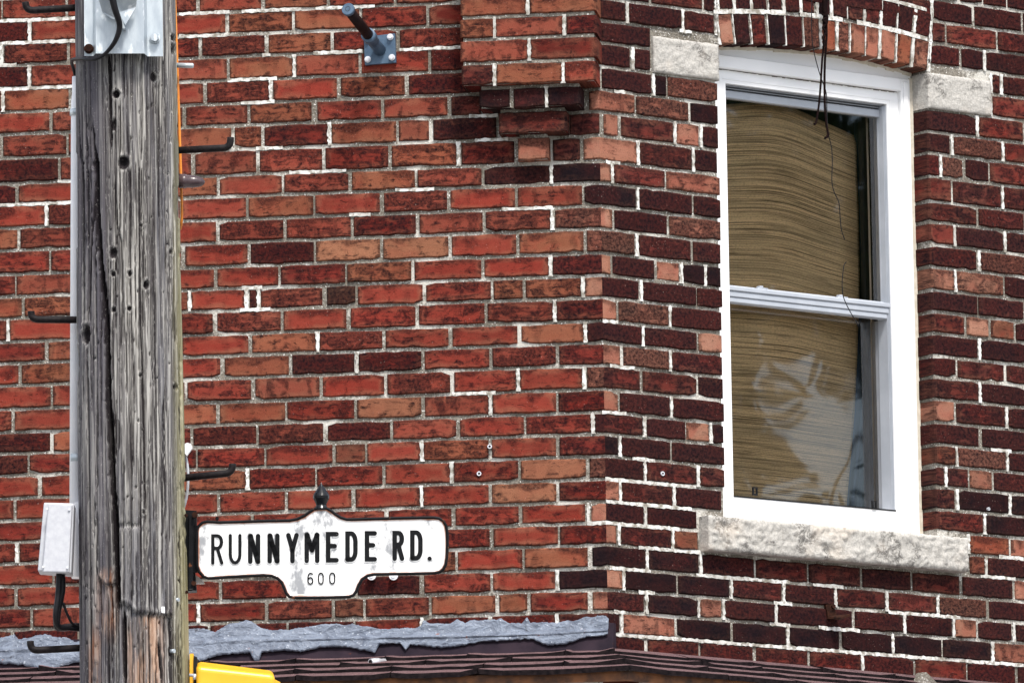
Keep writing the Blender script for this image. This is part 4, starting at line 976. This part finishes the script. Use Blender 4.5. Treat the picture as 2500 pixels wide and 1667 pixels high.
a, b2 = hP(430, 160, -.06), hP(473, 161, -.06); mb = MB(); mb.tube([a, b2-(b2-a).normalized()*.004, b2], [.0075, .0075, .005], 12); pole_part('through_bolt', mb, GALV)
a, b2 = hP(437, 442, -.05), hP(500, 445, -.05); mb = MB(); L = b2-a; mb.tube([a, a+L*.28, a+L*.30, a+L*.55, a+L*.8, a+L*.94, b2], [.0215, .021, .0195, .0185, .0150, .0095, .003], 18); pole_part('spool_cap', mb, mat_noise('brown_glazed_cap', (.05, .03, .035), (.09, .06, .065), 30, .25))
# galvanized hat-section bracket near the top
gb = MB(); zt_ = hP(300, -160)[2]
def col_pts(off): return [(206, .165), (228, .165), (234, .195), (352, .195), (360, .165), (398, .160)]
prof = col_pts(0); zbt = [137, 137, 131, 131, 138, 138]
c0, rp = pole_axis(PZ(60)); ofs = rp
for i in range(len(prof)-1):
    (xa, oa), (xb, ob) = prof[i], prof[i+1]
    pa, pbm = hP(xa, zbt[i], oa), hP(xb, zbt[i+1], ob); ta, tb = Vector(pa), Vector(pbm); ta.z = zt_; tb.z = zt_
    gb.hexa([pa, pbm, tb, ta], [p+dpole*.004 for p in (pa, pbm, tb, ta)])
gbo = pole_part('galvanized_channel', gb, GALV)
for (x, y, m, rr) in ((378, 94, GALV, .0125), (217, 120, RUST, .0115)):
    c = hP(x, y, .166); mb = MB(); mb.tube([c, c-dpole*.004], rr*1.25, 16); mb.tube([c-dpole*.004, c-dpole*.018], rr, 6); mb.build('bolt_head', m, gbo)
mb = MB()   # folded strut on the channel
for (pts, o1) in (([(232, -30), (262, -30), (296, 52), (272, 46), (250, 30)], .0), ([(272, -30), (336, -30), (332, 18), (306, 62), (290, 30)], .0)):
    mb.prism([hP(x, y, .21+.05*(1 if i < 2 else .3)) for i, (x, y) in enumerate(pts)], dpole*.012)
mb.prism([hP(262, -40, .25), hP(268, -40, .25), (hP(306, 70, .235)), (hP(300, 70, .235))], dpole*.05)
mb.build('folded_strut', GALV, gbo)
# nails and a staple
for (x, y, m) in ((437, 1474, GALV), (427, 1600, GALV)):
    l, r_e = pole_edges(y); th = math.asin(max(-1, min(1, (x-(l+r_e)/2)/((r_e-l)/2)))); c, rr = pole_axis(PZ(y)); p = c+Vector(r_)*math.sin(th)*rr*1.005-Vector(f_)*math.cos(th)*rr*1.005; n_ = Vector(r_)*math.sin(th)-Vector(f_)*math.cos(th)
    mb = MB(); mb.tube([p-n_*.01, p+n_*.004], .006, 10); pole_part('nail_head', mb, m)
mb = MB(); p = hP(398, 1485, .155); mb.prism([hP(394, 1480, .15), hP(402, 1480, .15), hP(402, 1496, .15), hP(394, 1494, .15)], dpole*.01); pole_part('white_tag', mb, WHITEP)

# black drop cable looping round to the conduit
def spl(P, k=6):
    Q = []
    for i in range(len(P)-1):
        for q in range(k):
            t = q/k; p0, p1, p2, p3 = P[max(0, i-1)], P[i], P[i+1], P[min(len(P)-1, i+2)]
            Q.append(.5*((2*p1)+(p2-p0)*t+(2*p0-5*p1+4*p2-p3)*t*t+(3*p1-p0-3*p2+p3)*t**3))
    return Q+[P[-1]]
mb = MB(); pts = [(266, -40, .27), (280, 20, .26), (292, 62, .24), (284, 95, .23), (268, 120, .215), (248, 138, .20), (225, 146, .18), (200, 144, .13), (180, 145, .02), (175, 152, -.05), (180, 170, -.09), (187, 195, -.10)]
P = spl([hP(*p) for p in pts]); mb.tube(P, [.011-.006*min(1, i/30) for i in range(len(P))], 10); tag(mb.build('drop_cable', CABLE, loc=tuple(P[0])), 'black cable looping under the galvanized channel to the white conduit', 'cable')
# conduit behind the pole
cn = thing('conduit', 'white plastic conduit running down the left side of the wooden pole', 'conduit', tuple(hP(184, 1400, -.11)))
a, b2 = hP(187, 188, -.10), hP(184, 1395, -.10); mb = MB(); mb.tube([a, a+(b2-a)*.035, a+(b2-a)*.05, b2], [.0135, .0135, .0165, .0185], 16); mb.build('tube', WHITEP, cn)
for y, wd in ((275, 8), (1118, 9)):
    a, b2 = hP(187, y-wd, -.10), hP(187, y+wd, -.10); mb = MB(); mb.tube([a, b2], .0205, 16); mb.build('strap', GALV, cn)
mb = MB(); mb.prism([hP(182, 1225, -.06), hP(205, 1225, -.06), hP(199, 1407, -.06), hP(173, 1406, -.06)], dpole*.06); mb.build('backing_board', WHITEP, cn)
jb_ = thing('junction_box', 'light grey plastic junction box hung on the left of the wooden pole', 'junction box', tuple(hP(140, 1395, .02)))
def quad_box(name, q, q2, par, mat):
    mb = MB(); mb.hexa(q, q2); o = mb.build(name, mat, par); md = o.modifiers.new('bevel', 'BEVEL'); md.width = .004; md.segments = 2; return o
front_ = [hP(103, 1396, .10), hP(168, 1397, .10), hP(176, 1230, .10), hP(118, 1227, .10)]
quad_box('cover', front_, [p+dpole*.03 for p in front_], jb_, GREYP)
for (x, y) in ((115, 1241), (169, 1243), (105, 1383), (164, 1385)):
    c = hP(x, y, .1035); mb = MB(); mb.tube([c+dpole*.004, c-dpole*.0015], .0035, 10); mb.build('screw', ZINC, jb_)
back_ = [hP(92, 1393, .068), hP(174, 1399, .068), hP(181, 1228, .068), hP(107, 1226, .068)]
quad_box('box_body', back_, [p+dpole*.09 for p in back_], jb_, GREYP)
mb = MB(); mb.tube(spl([hP(150, 1395, .03), hP(151, 1440, .03), hP(141, 1490, .03), (hP(139, 1525, .02)), hP(150, 1532, 0), hP(185, 1528, -.03), hP(215, 1532, -.05)]), .0105, 10)
mb.tube(spl([hP(144, 1395, .05), hP(142, 1450, .05), hP(136, 1500, .05), hP(143, 1528, .03), hP(170, 1532, 0), hP(215, 1536, -.05)]), .0085, 10)
tag(mb.build('cable_tail', CABLE, loc=tuple(hP(150, 1395, .03))), 'pair of black cables dropping from the grey junction box', 'cable')
mb = MB(); mb.tube(spl([hP(154, 1470, .03), hP(165, 1500, .02), hP(180, 1524, 0), hP(215, 1536, -.05)]), .004, 8); tag(mb.build('thin_wire', CABLE, loc=tuple(hP(154, 1470, .03))), 'thin dark wire running from below the junction box behind the pole', 'cable')
# orange cable and plastic clip on the far right side of the pole
P = spl([hP(425, -60, -.09), hP(429, 60, -.09), hP(434, 200, -.09), hP(440, 380, -.09), hP(444, 520, -.09), hP(440, 560, -.11)]); mb = MB(); mb.tube(P, .0042, 8); tag(mb.build('orange_cable', ORANGEC, loc=tuple(P[0])), 'orange cable running down behind the right edge of the pole', 'cable')
mb = MB(); c = hP(458, 1095, -.06); mb.prism([hP(449, 1084, -.06), hP(457, 1080, -.06), hP(466, 1083, -.06), hP(470, 1092, -.06), hP(456, 1112, -.06), hP(449, 1104, -.06)], dpole*.02); tag(mb.build('plastic_clip', WHITEP, loc=tuple(c)), 'small white plastic clip sticking out at the right of the pole', 'clip')
P = spl([hP(452, 1108, -.08), hP(458, 1140, -.08), hP(459, 1180, -.08), hP(455, 1215, -.09), hP(448, 1240, -.10)]); mb = MB(); mb.tube(P, .004, 8); tag(mb.build('grey_wire', GREYP, loc=tuple(P[0])), 'thin grey wire hanging from the white clip beside the pole', 'cable')

# ------------------------------------------------------------------ street sign
z_ = lambda x, y: (400+x/3.032, 1150+y/3.032)
SO = .02
OUT = [(262, 395), (285, 375), (320, 368), (420, 374), (600, 368), (800, 362), (930, 360), (985, 350), (1040, 325), (1080, 295), (1112, 276), (1160, 270), (1205, 270), (1235, 285), (1270, 312), (1310, 338), (1355, 352), (1400, 352), (1600, 346), (1800, 341), (2000, 338), (2040, 345), (2072, 366), (2092, 400), (2100, 450), (2103, 540), (2098, 640), (2090, 690), (2072, 726), (2045, 748), (2005, 757), (1800, 762), (1560, 766), (1510, 776), (1470, 802), (1445, 845), (1428, 890), (1405, 920), (1370, 932), (1250, 936), (1100, 938), (960, 938), (925, 928), (902, 903), (888, 866), (870, 825), (838, 793), (795, 776), (740, 772), (500, 784), (330, 796), (290, 780), (258, 745), (242, 700), (240, 560), (242, 440), (248, 412)]
sg = thing('street_sign', 'white enamel street name sign reading RUNNYMEDE RD. 600 with black rim', 'street sign', tuple(hP(*z_(200, 560), SO)))
ctr = np.mean(OUT, axis=0)
def inset(pts, d):
    r = []; n = len(pts)
    for i in range(n):
        a, b = np.array(pts[i-1], float), np.array(pts[(i+1) % n], float); t = b-a; t /= np.linalg.norm(t); r.append((pts[i][0]-t[1]*d, pts[i][1]+t[0]*d))
    return r
inn = inset(OUT, 15)
mb = MB(); mb.prism([hP(*z_(*p), SO) for p in inset(OUT, 5)], dpole*.012)
def mat_sign():
    t = NT('worn_white_enamel'); P = t.co('Object'); a = t.noise(t.co('Object', (1, 1, .4)), 16, 5, .65); b = t.noise(P, 60, 4, .6); ed = t.attr('edge', 'Fac')
    col = t.mix(t.math('MULTIPLY', t.step(t.math('ADD', a, t.math('MULTIPLY', b, .25)), .665, .80), .8), (.80, .80, .80), (.17, .18, .20))
    rust = t.math('MULTIPLY', t.step(t.math('ADD', ed, t.math('MULTIPLY', a, 1.1)), 1.15, 1.55), .9); col = t.mix(rust, col, (.30, .10, .035))
    col = t.mix(t.step(b, .72, .76), col, (.30, .13, .06)); t.bump(t.noise(P, 9, 3), .15, .004); return t.fin(col, .3, spec=.5)
ENAM = mat_sign()
panel = mb.build('panel', ENAM, sg)
# pressed face: a slightly domed inner face between the rim and the middle
mb = MB(); i2 = inset(OUT, 30); n = len(OUT)
A_ = [hP(*z_(*p), SO+.0055) for p in inn]; B_ = [hP(*z_(*p), SO+.0025) for p in i2]
for i in range(n): j = (i+1) % n; mb.poly([A_[i], A_[j], B_[j], B_[i]], 0, True)
mb.poly(B_)
fc = mb.build('pressed_face', ENAM, sg, fix=False)
at = fc.data.attributes.new('edge', 'FLOAT', 'POINT'); vals = [0.]*len(fc.data.vertices)
for i in range(4*n): vals[i] = 1. if i % 4 < 2 else .35
at.data.foreach_set('value', vals)
mb = MB(); ringp = [hP(*z_(*p), SO+.003) for p in inset(OUT, 4)]; ringp = ringp+[ringp[0], ringp[1]]; mb.tube(ringp, .0046, 10, cap=False)
back = [hP(*z_(*p), SO-.002) for p in OUT]; 
for i in range(n): j = (i+1) % n; mb.poly([back[i], back[j], back[j]+dpole*.022, back[i]+dpole*.022])
mb.poly([p+dpole*.022 for p in back])
mb.build('rim', BLACKP, sg, fix=False)
# acorn finial
ax = z_(1162, 0)[0]; mb = MB(); seg = 24
prof = [(80, 0), (92, 5), (112, 17), (140, 38), (165, 55), (185, 62), (203, 60), (222, 50), (240, 41), (252, 38), (262, 44), (276, 50), (290, 48)]
rows = []
for (yy, rr) in prof:
    c = hP(*z_(1165, yy), SO-.008); rows.append([c+Vector(RT)*(rr/3.032/838)*math.cos(2*math.pi*k/seg)+Vector(f_)*(rr/3.032/838)*math.sin(2*math.pi*k/seg) for k in range(seg)])
for i in range(len(rows)-1):
    for k in range(seg): j = (k+1) % seg; mb.poly([rows[i][k], rows[i+1][k], rows[i+1][j], rows[i][j]], 0, True)
mb.build('acorn_finial', mat_noise('gloss_black_paint', (.004, .005, .007), (.006, .007, .010), 10, .22, spec=.35), sg)
# lettering: strokes in unit boxes
def arc(cx, cy, rx, ry, a0, a1, n=8): return [(cx+rx*math.cos(math.radians(a0+(a1-a0)*i/n)), cy+ry*math.sin(math.radians(a0+(a1-a0)*i/n))) for i in range(n+1)]
bowlD = [(.0, .0), (.0, 1.), (.45, 1.)]+arc(.45, .68, .55, .32, 90, 0)+arc(.45, .32, .55, .32, 0, -90)+[(.0, .0)]
GL = {'R': [[(0, 0), (0, 1), (.5, 1)]+arc(.5, .77, .48, .23, 90, -90)+[(0, .54)], [(.5, .54), (1., 0)]], 'U': [[(0, 1), (0, .3)]+arc(.5, .3, .5, .3, 180, 360)+[(1, 1)]], 'N': [[(0, 0), (0, 1)], [(.06, 1), (.94, 0)], [(.0, .86), (1., .14)], [(1, 0), (1, 1)]], 'Y': [[(0, 1), (.5, .42)], [(1, 1), (.5, .42)], [(.5, .5), (.5, 0)]],
      'M': [[(0, 0), (0, 1)], [(.04, 1), (.5, .40)], [(.5, .40), (.96, 1)], [(.1, .8), (.5, .5)], [(.9, .8), (.5, .5)], [(1, 1), (1, 0)]], 'E': [[(1, 1), (0, 1), (0, 0), (1, 0)], [(0, .54), (.78, .54)]], 'D': [bowlD], '6': [[(.9, .95), (.5, 1)]+arc(.5, .62, .5, .38, 100, 180)+[(0, .3)]+arc(.5, .3, .5, .3, 180, 540, 16)], '0': [arc(.5, .68, .5, .32, 0, 180)+arc(.5, .32, .5, .32, 180, 360)+[(1, .68)]]}
def stroke(mb, pts, hw, o, thick, ends=True):
    pts = [Vector((p[0], p[1])) for p in pts]; pts = [p for i, p in enumerate(pts) if i == 0 or (p-pts[i-1]).length > .05]; n = len(pts); Lf, Rg = [], []
    for i in range(n):
        d1 = (pts[i]-pts[i-1]).normalized() if i else None; d2 = (pts[i+1]-pts[i]).normalized() if i < n-1 else None
        if d1 is None: d1 = d2
        if d2 is None: d2 = d1
        nn1 = Vector((-d1.y, d1.x)); nn2 = Vector((-d2.y, d2.x)); m = nn1+nn2
        m = nn1 if m.length < .3 else m.normalized(); k = hw/max(.55, m.dot(nn1)); Lf.append(pts[i]+m*k); Rg.append(pts[i]-m*k)
    for i in range(n-1):
        q = [Lf[i], Rg[i], Rg[i+1], Lf[i+1]]; mb.hexa([hP(p.x, p.y, o) for p in q], [hP(p.x, p.y, o-thick) for p in q])
    for e in (0, n-1):
        c = pts[e]; m = 10; q = [c+Vector((math.cos(2*math.pi*i/m), math.sin(2*math.pi*i/m)))*hw for i in range(m)]; mb.hexa([hP(p.x, p.y, o+.0001) for p in q], [hP(p.x, p.y, o-thick) for p in q])
LET = [('R', 348, 443, 462, 692), ('U', 478, 577, 460, 690), ('N', 620, 717, 458, 687), ('N', 764, 860, 456, 684), ('Y', 902, 1002, 452, 683), ('M', 1038, 1155, 450, 681), ('E', 1196, 1298, 444, 676), ('D', 1340, 1438, 440, 671), ('E', 1484, 1581, 438, 669), ('R', 1689, 1783, 436, 665), ('D', 1820, 1919, 433, 662),
       ('6', 1062, 1108, 748, 838), ('0', 1140, 1185, 746, 838), ('0', 1223, 1270, 745, 836)]
ls = MB(); LETM = mat_noise('black_letter_paint', (.003, .0035, .0045), (.006, .0065, .008), 60, .6, c2=(.3, .3, .3), t2=(.72, .76), sc2=110, spec=.15)
for k, (ch, x0, x1, y0, y1) in enumerate(LET):
    lt = MB()
    hw = (11 if ch in 'RU' and k < 2 else 15)/3.032*1.0 if y0 < 700 else 5.5/3.032
    if y0 < 700: hw = {0: 4.8, 1: 4.6}.get(k, 6.5)
    hwz = hw*3.032
    for st_ in GL[ch]:
        pp = [z_(x0+hwz+(x1-x0-2*hwz)*p[0], y1-hwz-(y1-y0-2*hwz)*p[1]-.018*0) for p in st_]
        stroke(lt, pp, hw*.86, SO+.0058, .003); stroke(ls, pp, hw*1.25, SO+.0046, .002)
    lt.build('letter' if y0 < 700 else 'digit', LETM, sg)
lt = MB(); c = z_(1967, 645); q = [(c[0]+5.2*math.cos(i*math.pi/8), c[1]+5.2*math.sin(i*math.pi/8)) for i in range(16)]; lt.hexa([hP(*p, SO+.0058) for p in q], [hP(*p, SO+.0028) for p in q]); lt.build('full_stop', LETM, sg)
ls.build('embossed_edge', ENAM, sg)
# bracket that clamps the sign to the pole
mb = MB(); 
mb.prism([hP(*z_(*p), -.01) for p in ((140, 285), (240, 292), (240, 420), (225, 690), (240, 880), (145, 885))], dpole*.06)
mb.build('clamp_bracket', BLACKP, sg)
mb = MB(); mb.prism([hP(*z_(*p), .012) for p in ((188, 300), (222, 302), (215, 870), (182, 868))], dpole*.03); mb.prism([hP(*z_(*p), .006) for p in ((210, 400), (262, 400), (262, 745), (210, 745))], dpole*.02); mb.build('hinge_bar', BLACKP, sg)
for (x, y, r) in ((230, 325, 22), (165, 330, 14), (222, 830, 18), (170, 895, 12), (395, 352, 14)):
    c = hP(*z_(x, y), .016); mb = MB(); mb.tube([c, c-dpole*.012], r/3.032/838, 6 if r < 18 else 12); mb.build('bolt', RUST if x != 395 else BLACKP, sg)
# conduit hubs peeping out behind the sign
for x, lab in ((1540, 'small white plastic disc peeping out below the sign, the left one'), (1703, 'small white plastic disc peeping out below the sign, the right one')):
    c = vL(*z_(x, 775), .01); mb = MB(); mb.tube([c, c+Vector((0, -.012, 0))], .0145, 18); mb.tube([c+Vector((0, -.012, 0)), c+Vector((0, -.016, 0))], .007, 12); tag(mb.build('white_disc', WHITEP, loc=tuple(c)), lab, 'wall fitting', 'white discs on the wall behind the sign')
mb = MB(); mb.prism([hP(*z_(*p), -.05) for p in ((228, 762), (270, 790), (305, 830), (240, 832), (228, 800))], dpole*.01); tag(mb.build('scrap_tag', WHITEP, loc=tuple(hP(*z_(250, 800), -.05))), 'torn white scrap wedged behind the lower corner of the sign', 'scrap')

# ------------------------------------------------------------------ yellow traffic signal at the bottom edge
ts_ = thing('traffic_signal', 'yellow traffic signal housing mounted on the pole, only its top in view', 'traffic signal', tuple(hP(560, 1900, .05)))
q = [hP(463, 1595, .02), hP(472, 1594, .02), hP(474, 2100, .02), hP(463, 2100, .02)]; mb = MB(); mb.prism(q, dpole*.10); mb.build('mounting_flange', YELLOW, ts_)
q = [hP(473, 1600, .03), hP(481, 1603, .03), hP(482, 2100, .03), hP(473, 2100, .03)]; mb = MB(); mb.prism(q, dpole*.10)
mb.prism([hP(481, 1606, -.03), hP(496, 1622, -.03), hP(481, 1624, -.03)], dpole*.03); mb.build('back_plate', BLACKM, ts_)
q = [hP(479, 1625, .10), hP(671, 1646, .10), hP(674, 2080, .10), hP(481, 2080, .10)]
mb = MB(); mb.hexa(q, [hP(479, 1612, -.06), hP(668, 1636, -.06), hP(670, 2080, -.06), hP(481, 2080, -.06)]); o = mb.build('housing', YELLOW, ts_); md = o.modifiers.new('bevel', 'BEVEL'); md.width = .014; md.segments = 4
mb = MB(); mb.prism([hP(668, 1656, .06), hP(684, 1664, .06), hP(686, 1672, .06), hP(668, 1690, .06)], dpole*.05); mb.build('door_hinge', YELLOW, ts_)
mb = MB(); mb.tube([hP(462, 1647, .06), hP(497, 1648, .06)], .0045, 10); mb.tube([hP(476, 1645, .075), hP(476, 1658, .075)], .006, 8); mb.build('bolt', ZINC, ts_)
# ------------------------------------------------------------------ ground
mb = MB(); mb.poly([(-1500, -1500, 0), (1500, -1500, 0), (1500, 1500, 0), (-1500, 1500, 0)]); tag(mb.build('ground', mat_noise('ground_grass_dirt', (.09, .09, .07), (.13, .125, .10), .5, .95), fix=False), kind='structure')
mb = MB(); mb.poly([(-60, -21, .004), (60, -21, .004), (60, -5.5, .004), (-60, -5.5, .004)]); tag(mb.build('road', mat_noise('asphalt', (.045, .045, .047), (.06, .06, .06), 3, .9), fix=False), kind='structure')
mb = MB(); mb.hexa([(-60, -5.5, .13), (60, -5.5, .13), (60, 3, .13), (-60, 3, .13)], [(-60, -5.5, -.1), (60, -5.5, -.1), (60, 3, -.1), (-60, 3, -.1)]); tag(mb.build('sidewalk', mat_noise('concrete_paving', (.34, .33, .31), (.42, .41, .39), 2, .9)), kind='structure')
mb = MB(); mb.hexa([(-60, -30, .13), (60, -30, .13), (60, -21, .13), (-60, -21, .13)], [(-60, -30, -.1), (60, -30, -.1), (60, -21, -.1), (-60, -21, -.1)]); tag(mb.build('far_sidewalk', mat_noise('concrete_paving_far', (.34, .33, .31), (.42, .41, .39), 2, .9)), kind='structure')

# ------------------------------------------------------------------ tree added out of view, crown gaps shaped to reflect sky in the glass
tr = thing('reflection_tree', 'leafy tree added out of view, its crown gaps shaped for the window reflection', 'tree', (30, -2.2, .13))
mb = MB(); mb.tube([(30, -2.2, .1), (30.05, -2.2, 3), (29.9, -2.1, 6), (30.1, -2.2, 9), (30, -2.2, 12)], [.22, .18, .14, .09, .03], 10)
for a in range(7):
    q = a*.9; z = 5.5+a*.8; mb.tube([(30, -2.2, z), (30+1.2*math.cos(q), -2.2+1.2*math.sin(q), z+.9), (30+2.3*math.cos(q), -2.2+2.3*math.sin(q), z+1.5)], [.07, .045, .015], 6)
mb.build('trunk', mat_noise('tree_bark', (.06, .045, .035), (.12, .095, .075), 14, .9), tr)
mb = MB(); rt = random.Random(5)
for _ in range(9000):
    c = Vector((30+rt.uniform(-1.6, 1.6), -1.95+rt.gauss(0, 1.0), 10.6+rt.gauss(0, 1.25)))
    dy, dz = c.y+1.63, c.z-9.55; e = ((dy*.85+dz*.35)/.24)**2+((dz*.8-dy*.5)/.46)**2; e2 = ((c.y+2.12)/.10)**2+((c.z-10.35)/.16)**2; e3 = ((c.y+2.1)/.22)**2+((c.z-9.2)/.13)**2
    if min(e, e2, e3) < 1.9+1.3*mnoise.noise(Vector((c.y*6, c.z*6, 0)))+.8*mnoise.noise(Vector((c.y*15, c.z*15, 4))): continue
    u = Vector((rt.gauss(0, .5), rt.gauss(0, 1), rt.gauss(0, 1))).normalized(); v = u.orthogonal().normalized(); k = rt.uniform(.06, .11)
    mb.poly([c-u*k, c+v*k*.6, c+u*k, c-v*k*.6])
mb.build('crown', mat_noise('tree_leaves', (.014, .026, .009), (.03, .046, .015), 2, .8, spec=.1), tr, fix=False)
